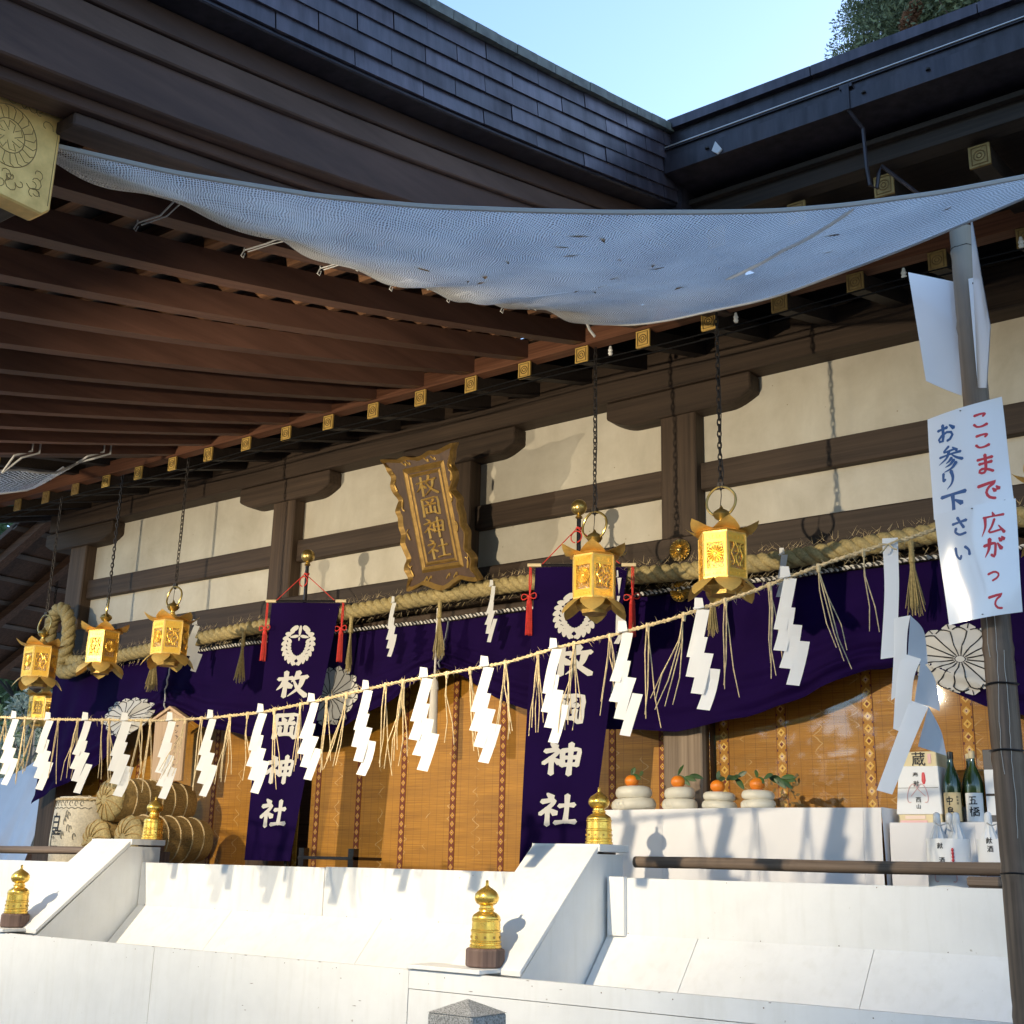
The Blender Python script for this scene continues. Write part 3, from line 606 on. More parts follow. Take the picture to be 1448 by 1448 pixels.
# ================================================================== side corridor roof beyond the left end
cor = thing('corridor_roof', 'dark plank roof underside with sloping rafters beyond the left corner post', 'roof', (-14.6, 9.5, 1.9))
b = MB(); b.prism([(-17.2, 2.55), (-12.5, 4.55), (-12.5, 4.62), (-17.2, 2.62)], 8.1, 14, 'xz'); part('boarding', b, WX, cor)
for k in range(7):
    y = 8.3+.8*k; b = MB(); b.obox((-14.85, y, 3.44), (2.35, 0, 1.0), (0, .06, 0), (-.02, 0, .05)); part('rafter', b, WX, cor)
for k in range(9):
    x = -16.9+.5*k; b = MB(); b.obox((x, 11, 2.555+.4255*(x+17.2)), (.045, 0, .019), (0, 2.9, 0), (-.01, 0, .02)); part('purlin', b, wood('grey_purlin', (.06, .05, .045), (.17, .14, .12), 'y'), cor)
for y in (8.4, 13.5):
    b = MB(); b.box(-16.9, -16.7, y, y+.2, -1.6, 2.7); part('post', b, POSTW, cor)
# cable with insulators under the rafter ends
cab = thing('power_cable', 'thin twin black cable with white insulators running under the gilt rafter ends', 'cable', (-6.5, 6.93, 3.55))
for dz in (0, .05):
    b = MB(); b.tube([(x, 6.9-.2*dz, 3.545-dz+.012*math.sin(x*2.2)) for x in np.linspace(-12.4, -.5, 40)], .006, 5); part('cable', b, CABLE, cab)
for x in (-4.35, -3.35, -2.2, -1.5):
    b = MB(); b.lathe([(.012, -.03), (.018, -.015), (.012, -.005), (.018, .008), (.012, .02), (.008, .04)], (x, 6.93, 3.60), 8); part('insulator', b, INSUL, cab)
# ================================================================== white boxing over the steps (front board, chutes, ramps)
wb = thing('step_cover', 'white painted board boxing over the shrine steps with two ramps', 'step cover', (-6.5, 5.45, -1.6))
SEAMX = [-13.5, -10.6, -6.934, -4.716, -1.15, 1.8]
for x0, x1 in zip(SEAMX, SEAMX[1:]):
    top = -.56
    if x0 >= -4.72:
        b = MB(); b.box(x0+.003, x1-.003, 5.432, 5.47, -.655, -.557); part('front_strip', b, WHITE, wb); top = -.659
    b = MB(); b.box(x0+.003, x1-.003, 5.436, 5.466, -1.58, top); part('front_board', b, WHITE, wb)
b = MB(); b.box(-13.4, 1.7, 5.47, 5.49, -1.58, -.60); part('backing', b, SEAM, wb)
def face(x0, x1, z1, z0=-.372): 
    b = MB(); b.box(x0+.002, x1-.002, 6.5, 6.53, z0, z1); part('upper_board', b, WHITE, wb, bevel=.003)
face(-8.56, -6.478, -.037); face(-6.474, -4.55, -.032)
face(-13.4, -11.2, -.05); face(-11.2, -9.06, -.05)
face(-4.02, -1.62, -.048); face(-1.62, 1.7, -.055)
b = MB(); b.box(-13.4, 1.7, 6.531, 6.56, -1.0, -.06); part('backing', b, SEAM, wb)
for x0, x1 in ((-13.4, -11.6), (-11.6, -9.05), (-8.55, -7.42), (-7.42, -5.9), (-5.9, -4.55), (-4.09, -3.49), (-3.49, -2.468), (-2.468, -1.2), (-1.2, 1.7)):
    b = MB(); dy, dz = .62, -.68; b.prism([(6.498, -.366), (6.498-dy, -.366+dz), (6.498-dy+.02, -.366+dz-.02), (6.498, -.40)], x0+.002, x1-.002, 'yz'); part('chute_board', b, WHITE, wb)
b = MB(); b.box(-4.075, -3.962, 6.465, 6.50, -.375, -.043); part('edge_post', b, WHITE, wb)
def ramp(x0, x1):
    r = part('ramp', MB().prism([(5.62, -1.3), (5.62, -.585), (6.375, .085), (6.68, .085), (6.68, -1.3)], x0+.025, x1-.02, 'yz'), WHITE, wb)
    part('ramp_top', MB().prism([(5.605, -.565), (5.605, -.533), (6.372, .137), (6.372, .095)], x0, x1, 'yz'), WHITE, r, bevel=.003)
    part('ramp_cap', MB().prism([(6.366, .098), (6.366, .142), (6.70, .142), (6.70, .098)], x0-.005, x1+.012, 'yz'), WHITE, r, bevel=.003)
    part('base_plate', MB().box(x0-.16, x1-.13, 5.415, 5.64, -.553, -.53), WHITE, r, bevel=.003)
ramp(-4.56, -4.08); ramp(-9.07, -8.55)
nl = MB(); rs = random.Random(41)
def dot(x, y, z, r, n=7):
    nl.add([(x+r*math.cos(t)*rs.uniform(.7, 1.2), y, z+r*math.sin(t)*rs.uniform(.7, 1.2)) for t in np.linspace(0, 2*math.pi, n+1)[:-1]], [tuple(range(n))])
for x in np.arange(-9, 1.5, .46):
    dot(x+rs.uniform(-.08, .08), 5.4305 if x > -4.7 else 5.4345, -.585, .0035); dot(x+rs.uniform(-.1, .1), 6.4985, -.36, .0035)
    if rs.random() < .6: dot(x+rs.uniform(-.2, .2), 6.4985, -.06, .003)
for k in range(46):   # chips and scuffs in the paint
    x = rs.uniform(-9, 1); y = 5.4305 if x > -4.7 else 5.4345; z = rs.uniform(-.95, -.57) if rs.random() < .5 else -.5605
    if x > -4.7 and -.67 < z < -.645: continue
    L = rs.uniform(.004, .02); nl.add([(x-L, y, z-.0012), (x+L*.3, y, z-.0022), (x+L, y, z+.0004), (x, y, z+.0016)], [(0, 1, 2, 3)])
part('nail_heads', nl, plain('rusty_nail', (.22, .16, .12), .8), wb, kind='stuff', recalc=False)
# stair-post finials
def finial_proto():
    t = thing('stair_post', 'gilt onion finial', 'post finial', (0, 0, 0))
    b = MB(); b.lathe([(.108, 0), (.110, .01), (.110, .085), (.103, .097), (.02, .097)], n=8, ph=R_(22.5)); part('wooden_base', b, BLOCKW, t, at=(0, 0, 0), bevel=.006)
    pr = [(.084, .095), (.088, .1), (.088, .112), (.083, .116), (.0825, .122), (.086, .126), (.086, .133), (.082, .137), (.0805, .178), (.084, .182), (.084, .19), (.0795, .194), (.078, .235), (.081, .239), (.081, .246), (.078, .25), (.078, .258), (.072, .268), (.055, .28), (.042, .287), (.04, .293), (.044, .297), (.044, .302), (.038, .306), (.037, .318), (.045, .322)]
    b = MB(); b.lathe(pr, n=28); part('sleeve', b, GOLD, t, at=(0, 0, 0), smooth=True, ang=35)
    on = [(.043, .321), (.057, .33), (.066, .345), (.0685, .36), (.064, .378), (.052, .393), (.035, .405), (.018, .415), (.009, .424), (.008, .445), (.009, .448), (.004, .452)]
    b = MB(); b.lathe(on, n=28); part('onion_top', b, GOLD, t, at=(0, 0, 0), smooth=True)
    b = MB()
    for k in range(10):
        a = 2*math.pi*k/10+.2; b.obox((.0815*math.cos(a), .0815*math.sin(a), .155), (.004*math.cos(a), .004*math.sin(a), 0), (-.006*math.sin(a), .006*math.cos(a), 0), (0, 0, .006))
    part('rivet', b, GOLDD, t, at=(0, 0, 0)); return t
f0 = finial_proto(); FG = 'gilt finials on the stair posts'; f0['group'] = FG
place(f0, (-4.315, 5.60, -.527), .1, 'gilt onion finial at the foot of the right white ramp, nearest one')
for loc, rz, lb in (((-4.318, 6.75, .05), .4, 'gilt onion finial at the top of the right white ramp beside the linen table'), ((-8.83, 5.60, -.527), .2, 'gilt onion finial at the foot of the left white ramp, at the left edge'), ((-8.785, 6.75, .05), .7, 'gilt onion finial at the top of the left white ramp before the straw bales')):
    place(copy_tree(f0), loc, rz, lb)
for x in (-8.785, -4.318):
    b = MB(); b.box(x-.09, x+.09, 6.71, 6.88, -.4, .052); solo('stair_newel', b, BLOCKW, 'dark square newel block under the %s upper gilt finial' % ('left' if x < -6 else 'right'), 'newel post', (x, 6.78, -.4))
# veranda rails
for x0, x1, lb in ((-4.07, 1.6, 'brown round veranda rail in front of the white linen tables'), (-13.2, -9.1, 'brown round veranda rail left of the left white ramp')):
    rl = thing('veranda_rail', lb, 'railing', ((x0+x1)/2, 6.78, -.36))
    b = MB(); b.tube([(x, 6.78, .045+.003*math.sin(3*x)) for x in np.linspace(x0, x1, 14)], .034, 12); part('rail', b, RAILW, rl, smooth=True)
    for x in ([-1.955, .5] if x0 > -5 else [-11.5]):
        b = MB(); b.box(x-.085, x+.085, 6.72, 6.84, -.045, .008); part('saddle_block', b, RAILW, rl, bevel=.01)
        b = MB(); b.prism([(x-.055, -.34), (x+.055, -.34), (x+.055, -.1), (x+.085, -.046), (x-.085, -.046), (x-.055, -.1)], 6.735, 6.825, 'xz'); part('rail_post', b, RAILW, rl)
# granite post
b = MB(); b.box(-4.005, -3.735, 4.76, 5.03, -1.6, -.672); st = thing('stone_post', 'grey granite post with a low pyramid top before the white front board', 'stone post', (-3.87, 4.9, -1.6)); part('shaft', b, GRANITE, st, bevel=.008)
b = MB(); b.add([(-4.005, 4.76, -.671), (-3.735, 4.76, -.671), (-3.735, 5.03, -.671), (-4.005, 5.03, -.671), (-3.87, 4.895, -.61)], [(0, 1, 4), (1, 2, 4), (2, 3, 4), (3, 0, 4), (3, 2, 1, 0)]); part('pyramid_top', b, GRANITE, st)
# ================================================================== bamboo blinds
def blind(x0, x1, y, z0, z1, ribs, mat, rw, label, rl=0.):
    t = thing('bamboo_blind', label, 'bamboo blind', ((x0+x1)/2, y, z0))
    b = MB(); b.box(x0, x1, y, y+.012, z0, z1); part('reed_mat', b, BLIND, t)
    rbm = MB(); rbm.box(-rw/2, rw/2, -.004, .0, 0, z1-z0-.02); me = mesh('ribbon', rbm, mat)
    for x in ribs: part('ribbon', None, None, t, at=(x, y-.001, z0+.01), me=me)
    b = MB(); b.tube([(x0, y+.006, z0-.01), (x1, y+.006, z0-.01)], .014, 8); part('bottom_bar', b, WX, t)
blind(-8.45, -4.62, 8.24, -.34, 2.05, [-8.36, -7.84, -7.31, -6.74, -6.22, -5.68, -5.15, -4.7], RIBBOND, .062, 'golden split-bamboo blind with red ribbons in the middle bay between the purple banners')
blind(-12.02, -8.6, 8.24, -.34, 2.05, [-11.7, -11.07, -10.45, -9.83, -9.22, -8.68], RIBBOND, .062, 'golden split-bamboo blind in the left bay behind the straw bales')
blind(-4.2, -1.1, 8.14, -.34, 2.05, [-4.13, -3.68, -3.045, -2.385, -1.72, -1.2], RIBBON, .078, 'golden split-bamboo blind with orange diamond ribbons behind glass in the right bay')
# ================================================================== purple curtain
CB = [(-12.3, .5), (-11.915, .668), (-11.326, .862), (-10.673, 1.202), (-10.18, 1.45), (-10.07, 1.45), (-9.473, 1.253), (-8.856, 1.13), (-8.3, 1.08), (-7.749, 1.11), (-7.255, 1.301), (-6.785, 1.514), (-6.517, 1.603), (-6.097, 1.38), (-5.668, 1.213), (-5.006, 1.027), (-4.342, .982), (-3.782, 1.049), (-3.307, 1.177), (-2.904, 1.316), (-2.72, 1.32), (-2.58, 1.246), (-2.154, 1.04), (-1.6, .86), (-.9, .72)]
KN = [-10.125, -6.517, -2.8]     # where the cloth is gathered up
def cbot(x): return interp(x, CB)
def cur(x, f):
    """f=0 top edge, 1 bottom edge"""
    zt = 1.985; zb = cbot(x)-.02; z = lerp(zt, zb, f)
    dk = min(abs(x-k) for k in KN); gth = math.exp(-(dk/1.3)**2)
    fold = math.sin(f*30+dk*1.6)*.026*f**2*(.3+gth)+math.sin(f*57-dk*2.4+x)*.014*f**3*(.5+gth)
    y = 7.84-.05*f-.045*math.sin(x*5.1+math.sin(x*2.3)*1.2)*(.3+.5*f)*.7-.022*math.sin(x*13+f*4+math.sin(x*3.7)*1.5)*(.35+f)*.6-fold-.03*f*gth
    return (x, y, z+.012*math.sin(dk*7)*f*gth)
cu = thing('purple_curtain', 'long dark purple curtain with white chrysanthemum crests, gathered up in swags under the rope', 'curtain', (-6.5, 7.84, 1.98))
b = MB(); b.grid(lambda u, v: cur(-12.2+11.3*u, v), 420, 44); part('cloth', b, PURPLE, cu, smooth=True, ang=180)
b = MB(); twisted(b, [(x, 7.80, 2.0+.006*math.sin(4*x)) for x in np.linspace(-12.2, -.95, 80)], .009, .0095, .11, 2, .02, 5)
strd = NT('black_white_cord'); tcx = strd.n('TexCoord'); wv = strd.n('TexWave', {'wave_type': 'BANDS', 'bands_direction': 'DIAGONAL'}, Vector=tcx.outputs['Object'], Scale=16.); strd.set(Base_Color=strd.ramp(wv.outputs['Fac'], [(.45, (.03, .03, .03)), (.55, (.65, .62, .58))]), Roughness=.8)
part('header_cord', b, strd.m, cu)
for k in KN[:2]:
    b = MB(); b.tube([cur(k, f) [0:1]+(cur(k, f)[1]-.03, cur(k, f)[2]) for f in np.linspace(.0, 1.02, 12)], .008, 6); part('gather_cord', b, NETHEM, cu)
def crest(cx, fz, rx, rz_, lab=None, pet=16):
    b = MB(); n = 6
    def pt(a, r, h):
        x = cx+rx*r*math.cos(a); zc = fz+rz_*r*math.sin(a); zt = 1.985; zb = cbot(x)-.02; f = min(1.0, max(.02, (zt-zc)/(zt-zb)))
        q = cur(x, f); return (q[0], q[1]-.006-h, q[2])
    for layer, (r0, r1, ph, hh) in enumerate(((.1, .88, 0, .003), (.55, 1.0, .5, .0))):
        for k in range(pet):
            a = 2*math.pi*(k+ph)/pet; hw = math.pi/pet*(.9 if layer == 0 else .8); L = []; Q = []
            rr = [lerp(r0, r1, i/n) for i in range(n+1)]
            for i, r in enumerate(rr):
                t = i/n; wdt = hw*(1 if t < .75 else math.sqrt(max(0, 1-((t-.75)/.25)**2))*.96+.04)
                if layer == 0 and t < .2: wdt *= .8
                L.append(pt(a-wdt, r, hh)); Q.append(pt(a, r, hh+.0006)); 
                Q[-1] = Q[-1]; L.append(Q[-1]); L.append(pt(a+wdt, r, hh))
            F = [(i*3+j, i*3+j+1, i*3+j+4, i*3+j+3) for i in range(n) for j in (0, 1)]; b.add(L, F)
    b.add([pt(0, 0, .004)]+[pt(t, .085, .004) for t in np.linspace(0, 6.283, 13)[:-1]], [(0, 1+k, 1+(k+1) % 12) for k in range(12)])
    part('chrysanthemum_crest', b, CRESTW, cu, smooth=True, ang=180)
    b = MB()
    for k in range(pet):
        a = 2*math.pi*k/pet; hw = math.pi/pet; P_ = [pt(a-hw, .12+.66*q/5, .0045) for q in range(6)]+[pt(a-hw+2*hw*q/6, .78+.10*math.sin(math.pi*q/6), .0045) for q in range(1, 6)]
        b.tube(P_, .0042, 4)
        b.tube([pt(a+hw, .86+.14*q/3, .0035) for q in range(4)], .0035, 4)
    part('crest_outline', b, BLACK, cu)
crest(-10.72, 1.385, .45, .205); crest(-7.84, 1.43, .36, .27); crest(-5.10, 1.40, .34, .31); crest(-2.29, 1.32, .33, .23)
# ================================================================== thick straw rope, streamers and tufts on it
sh = thing('straw_rope', 'thick twisted straw rope slung along the lintel above the purple curtain', 'rope', (-6.5, 7.7, 2.12))
SP = [(-11.98, 7.72, 2.06), (-11.3, 7.7, 2.0), (-10.6, 7.7, 2.03), (-9.6, 7.68, 2.08), (-8.7, 7.68, 2.12), (-7.6, 7.68, 2.14), (-6.6, 7.68, 2.17), (-5.6, 7.68, 2.18), (-4.9, 7.68, 2.14), (-4.3, 7.7, 2.105), (-3.4, 7.7, 2.09), (-2.5, 7.7, 2.125), (-1.5, 7.7, 2.17), (-.7, 7.7, 2.2)]
spl = catmull(SP, 160)
b = MB(); Q = twisted(b, spl, .032, .040, .26, 3, .033, 9); part('twisted_rope', b, STRAW, sh, smooth=True, ang=180)
b = MB(); lp = [(-11.98, 7.72, 2.05), (-12.13, 7.68, 2.2), (-12.12, 7.66, 2.48), (-11.98, 7.64, 2.62), (-11.82, 7.64, 2.56), (-11.74, 7.64, 2.36), (-11.78, 7.66, 2.12), (-11.86, 7.66, 1.98), (-11.72, 7.66, 1.9), (-11.4, 7.66, 1.96)]
twisted(b, catmull(lp, 60), .036, .044, .28, 3, .035, 8); part('rope_loop', b, STRAW, sh, smooth=True, ang=180)
b = MB(); rs = random.Random(11)
for q in Q:
    for _ in range(8):
        a = rs.uniform(0, 6.28); d = Vector((rs.uniform(-1, 1)*1.6, math.cos(a), math.sin(a))).normalized(); p = Vector(q)+Vector((0, math.cos(a), math.sin(a)))*.085; e = p+d*rs.uniform(.03, .085); sdv = d.cross(Vector((.3, .5, .8))).normalized()*.0016
        b.add([p-sdv, p+sdv, e], [(0, 1, 2)])
part('stray_fibres', b, STRAWP, sh, kind='stuff', recalc=False)
def zigzag(mb, sc_=1., seed=0, thin=1.):
    """zigzag paper streamer hanging from its origin (the tie); x right, z down, leaning like folded paper"""
    rs = random.Random(seed); k = .00115*sc_; w = 55*thin; ln = 168; lean = -.25-rs.uniform(0, .05); tilt = -.17
    tops = [(33, 4, 200), (24, 120, ln), (50, 192, ln), (80, 260, ln)]
    ya = rs.uniform(-.15, .15)
    for i, (xr, zt, L) in enumerate(tops):
        V = []; n = 4; y0 = -.004*i; bend = rs.uniform(-.014, .014)
        for j in range(n+1):
            t = j/n
            for s in (0, 1):
                x = xr-w*s+lean*L*t; z = zt+L*t-tilt*-w*(1-s)*-1*(-1) if False else zt+L*t+(1-s)*w*.17
                V.append((k*x, y0-bend*math.sin(t*math.pi)*sc_-.02*t*t*sc_*(i*.3), -k*z))
        mb.add(V, [(j*2, j*2+1, j*2+3, j*2+2) for j in range(n)])
    mb.add([(-k*34, -.001, k*46), (k*2, -.001, k*40), (k*8, -.001, k*0), (-k*38, -.001, -k*8)], [(0, 1, 2, 3)])
    mb.tube([(-k*40, -.004, 0), (-k*15, -.012, -k*4), (k*10, -.004, 0)], .003, 4)
SHM = []
for v in range(5):
    b = MB(); zigzag(b, 1., v, (.92, 1., .85, 1.06, .97)[v]); SHM.append(mesh('zigzag_streamer', b, PAPER))
def inst(name, me, loc, rz, label, cat, group, scale=1., rx=0.):
    o = bpy.data.objects.new(name, me); C.objects.link(o); o.location = (loc[0], loc[1], loc[2]+H); o.rotation_euler = (rx, 0, rz); o.scale = (scale,)*3; return tag(o, label, cat, group)
# on the thick rope
for i, (x, z, lb, s_) in enumerate(((-9.52, 2.2, 'grey-white paper streamer hanging from the thick rope right of the third lantern', .95), (-6.93, 2.15, 'white zigzag paper streamer on the thick rope below the wooden name board', .98), (-5.87, 2.17, 'white zigzag paper streamer on the thick rope left of the second banner', .96), (-4.69, 2.1, 'white zigzag paper streamer on the thick rope half behind the second banner lantern', 1.05), (-3.36, 2.1, 'white paper streamer on the thick rope right of the nearest lantern', .9))):
    inst('zigzag_streamer', SHM[i], (x, 7.58, z), -.25 if i != 0 else 1.1, lb, 'paper streamer', 'white paper streamers on the thick rope', s_*.98)
def tuft(mb, n, L, spread, rs, thick=.0035, head=True):
    for k in range(n):
        a = rs.uniform(0, 6.28); r = rs.uniform(.2, 1)*spread; e = Vector((r*math.cos(a), .5*r*math.sin(a), -L*rs.uniform(.86, 1.04))); m = Vector((e.x*.25, e.y*.25, e.z*.45))
        mb.tube([(.004*math.cos(a), .004*math.sin(a), 0), m, e], [thick, thick, thick*.8], 4, cap=False)
rs = random.Random(5); TUF = []
for v in range(3):
    b = MB(); tuft(b, 56, .48, .066, rs, .003); b.lathe([(.016, 0), (.02, -.02), (.016, -.06), (.022, -.14), (.012, -.15)], n=8); b.tube([(.017*math.cos(a), .017*math.sin(a), -.10-.004*a) for a in np.linspace(0, 12, 24)], .004, 4); TUF.append(mesh('straw_tassel', b, STRAW))
for i, (x, lb) in enumerate(((-10.17, 'straw tassel on the thick rope below the third lantern'), (-8.86, 'straw tassel on the thick rope left of the first banner'), (-7.46, 'straw tassel on the thick rope right of the first banner'), (-6.45, 'straw tassel on the thick rope beside the gathered curtain in the middle'), (-3.93, 'straw tassel behind the nearest lantern'), (-2.5, 'straw tassel on the thick rope left of the red and blue notice'))):
    inst('straw_tassel', TUF[i % 3], (x, 7.62, 2.08+.03*(i == 3)), rs.uniform(-3, 3), lb, 'straw tassel', 'straw tassels on the thick rope')
# white silk tassel hung on the gathered curtain
b = MB(); b.tube([(-6.47, 7.62, 2.05), (-6.475, 7.62, 1.45)], .009, 6); b.lathe([(.008, 1.47), (.03, 1.44), (.034, 1.4), (.03, 1.38), (.036, 1.2), (.04, .98), (.01, .975)], (-6.475, 7.62, 0), 14); b.lathe([(.034, 1.4), (.037, 1.385), (.034, 1.37)], (-6.475, 7.62, 0), 14)
solo('curtain_tassel', b, mk_cloth('cream_silk', (.62, .57, .5), .1), 'cream silk tassel hanging from the gathered curtain in the middle bay', 'tassel', (-6.475, 7.62, .97), smooth=True)
# ================================================================== name board
GOLDB = mk_gold('bronze_gilt', (.33, .2, .055), .4, .6, .4); GOLDC = mk_gold('worn_gilt', (.68, .47, .15), .4, .5, .25)
nb = thing('name_board', 'brown wooden name board with wavy gilt frame and raised gilt characters, tilted forward', 'name board', (-6.36, 7.6, 2.22))
O = Vector((-6.745, 7.60, 2.235)); AX = Vector((.755, 0, 0)); AY = Vector((0, -.40, 1.06)); AN = AX.normalized().cross(AY.normalized())
def bd(x, y, h=0): return O+AX*x+AY*y+AN*h     # y up 0..1
wl = [(0, -.0), (.03, .06), (.055, .10), (.02, .155), (.045, .20), (.085, .235), (.06, .30), (.04, .36), (.075, .42), (.06, .48), (.075, .55), (.055, .60), (.10, .645), (.13, .68), (.07, .74), (.055, .80), (.09, .85), (.05, .90), (.03, .95), (-.02, 1.0)]
top = [(.12, .985), (.22, .975), (.32, .985), (.42, .965), (.5, .96), (.58, .965), (.68, .985), (.78, .975), (.88, .985)]
bot = [(.88, .01), (.78, .03), (.7, .015), (.6, -.015), (.5, -.03), (.4, -.015), (.3, .015), (.22, .03), (.12, .01)]
outl = wl+top+[(1-x, y) for x, y in reversed(wl)]+bot
def smooth_outline(T):
    P_ = [Vector(p) for p in T]; out = []; m = len(P_)
    for i in range(m):
        a, b_, c, d = P_[i-1], P_[i], P_[(i+1) % m], P_[(i+2) % m]
        for f in (0, .33, .67): out.append(tuple(.5*((2*b_)+(c-a)*f+(2*a-5*b_+4*c-d)*f*f+(3*b_-a-3*c+d)*f**3)))
    return out
outl = smooth_outline(outl)
b = MB(); n = len(outl); b.add([bd(x, y, 0) for x, y in outl]+[bd(x, y, .05) for x, y in outl], [tuple(range(n-1, -1, -1)), tuple(range(n, 2*n))]+[(i, (i+1) % n, n+(i+1) % n, n+i) for i in range(n)])
part('board', b, wood('name_board_wood', (.04, .02, .011), (.09, .048, .026), 'z', .5, 14), nb)
rim = [Vector((x, y)) for x, y in outl]; cen = Vector((.5, .5)); V = []; F = []
for i, p in enumerate(rim):
    q = p+(cen-p)*Vector((1, 1)).length*.0; inn = Vector((p.x+(.045 if p.x < .5 else -.045)*(1 if .03 < p.y < .97 else .6), p.y+(.03 if p.y < .5 else -.03)*(1 if (p.y < .06 or p.y > .93) else 0)))
    V += [bd(p.x, p.y, -.012), bd(p.x+(-.012 if p.x < .5 else .012), p.y, .045), bd(p.x, p.y, .078), bd(inn.x, inn.y, .051)]
for i in range(n):
    j = (i+1) % n
    for a in range(3): F.append((i*4+a, i*4+a+1, j*4+a+1, j*4+a))
b = MB(); b.add(V, F); part('wavy_rim', b, GOLDB, nb)
b = MB()
for x, y, s, f in ((.13, .84, 1, 1), (.15, .79, 1, -1), (.2, .62, 1, 1), (.2, .42, 1, -1), (.13, .2, 1, 1), (.15, .15, 1, -1)):
    for mir in (0, 1):
        pts = [bd((1-q if mir else q), yy, .056) for q, yy in ((x-.055+.06*t*math.cos(t*4.2)+.055*t, y+f*.055*math.sin(t*4.2)*(1-.35*t)) for t in np.linspace(0, 1, 10))]
        b.tube(pts, [.008-.0004*i for i in range(10)], 5); part('scroll', b, GOLDD, nb); b = MB()
for x in (.3, .72, .36, .62): b.tube([bd(x+.05*t*math.cos(3*t), (.935 if x < .5 else .93)-.02*math.sin(4*t), .054) for t in np.linspace(0, 1, 8)], .006, 5); b.tube([bd(x+.05*t*math.cos(3*t), .065+.02*math.sin(4*t), .054) for t in np.linspace(0, 1, 8)], .006, 5)
part('scroll', b, GOLDD, nb, kind='stuff')
def fr_(x0, x1, y0, y1, wd, h0, h1, nm):
    b = MB(); ix, iy = wd, wd*.71
    o = [(x0, y0), (x1, y0), (x1, y1), (x0, y1)]; m = [(x0+ix*.5, y0+iy*.5), (x1-ix*.5, y0+iy*.5), (x1-ix*.5, y1-iy*.5), (x0+ix*.5, y1-iy*.5)]; i_ = [(x0+ix, y0+iy), (x1-ix, y0+iy), (x1-ix, y1-iy), (x0+ix, y1-iy)]
    V = [bd(*p, h0) for p in o]+[bd(*p, h1) for p in m]+[bd(*p, h0) for p in i_]; F = []
    for k in range(4):
        j = (k+1) % 4; F += [(k, j, 4+j, 4+k), (4+k, 4+j, 8+j, 8+k)]
    b.add(V, F); part(nm, b, GOLDB, nb)
fr_(.245, .835, .115, .895, .06, .051, .068, 'inner_frame'); fr_(.315, .765, .165, .845, .035, .051, .061, 'inner_frame')
for i, ch in enumerate('枚岡神社'):
    b = MB(); sx_ = .31; y0 = .815-.155*i; brush(b, ch, lambda x, y, h: bd(.385+sx_*x, y0-.15*y, h), 10, .0008, .016, .0515); part('character', b, GOLDC, nb, recalc=False)
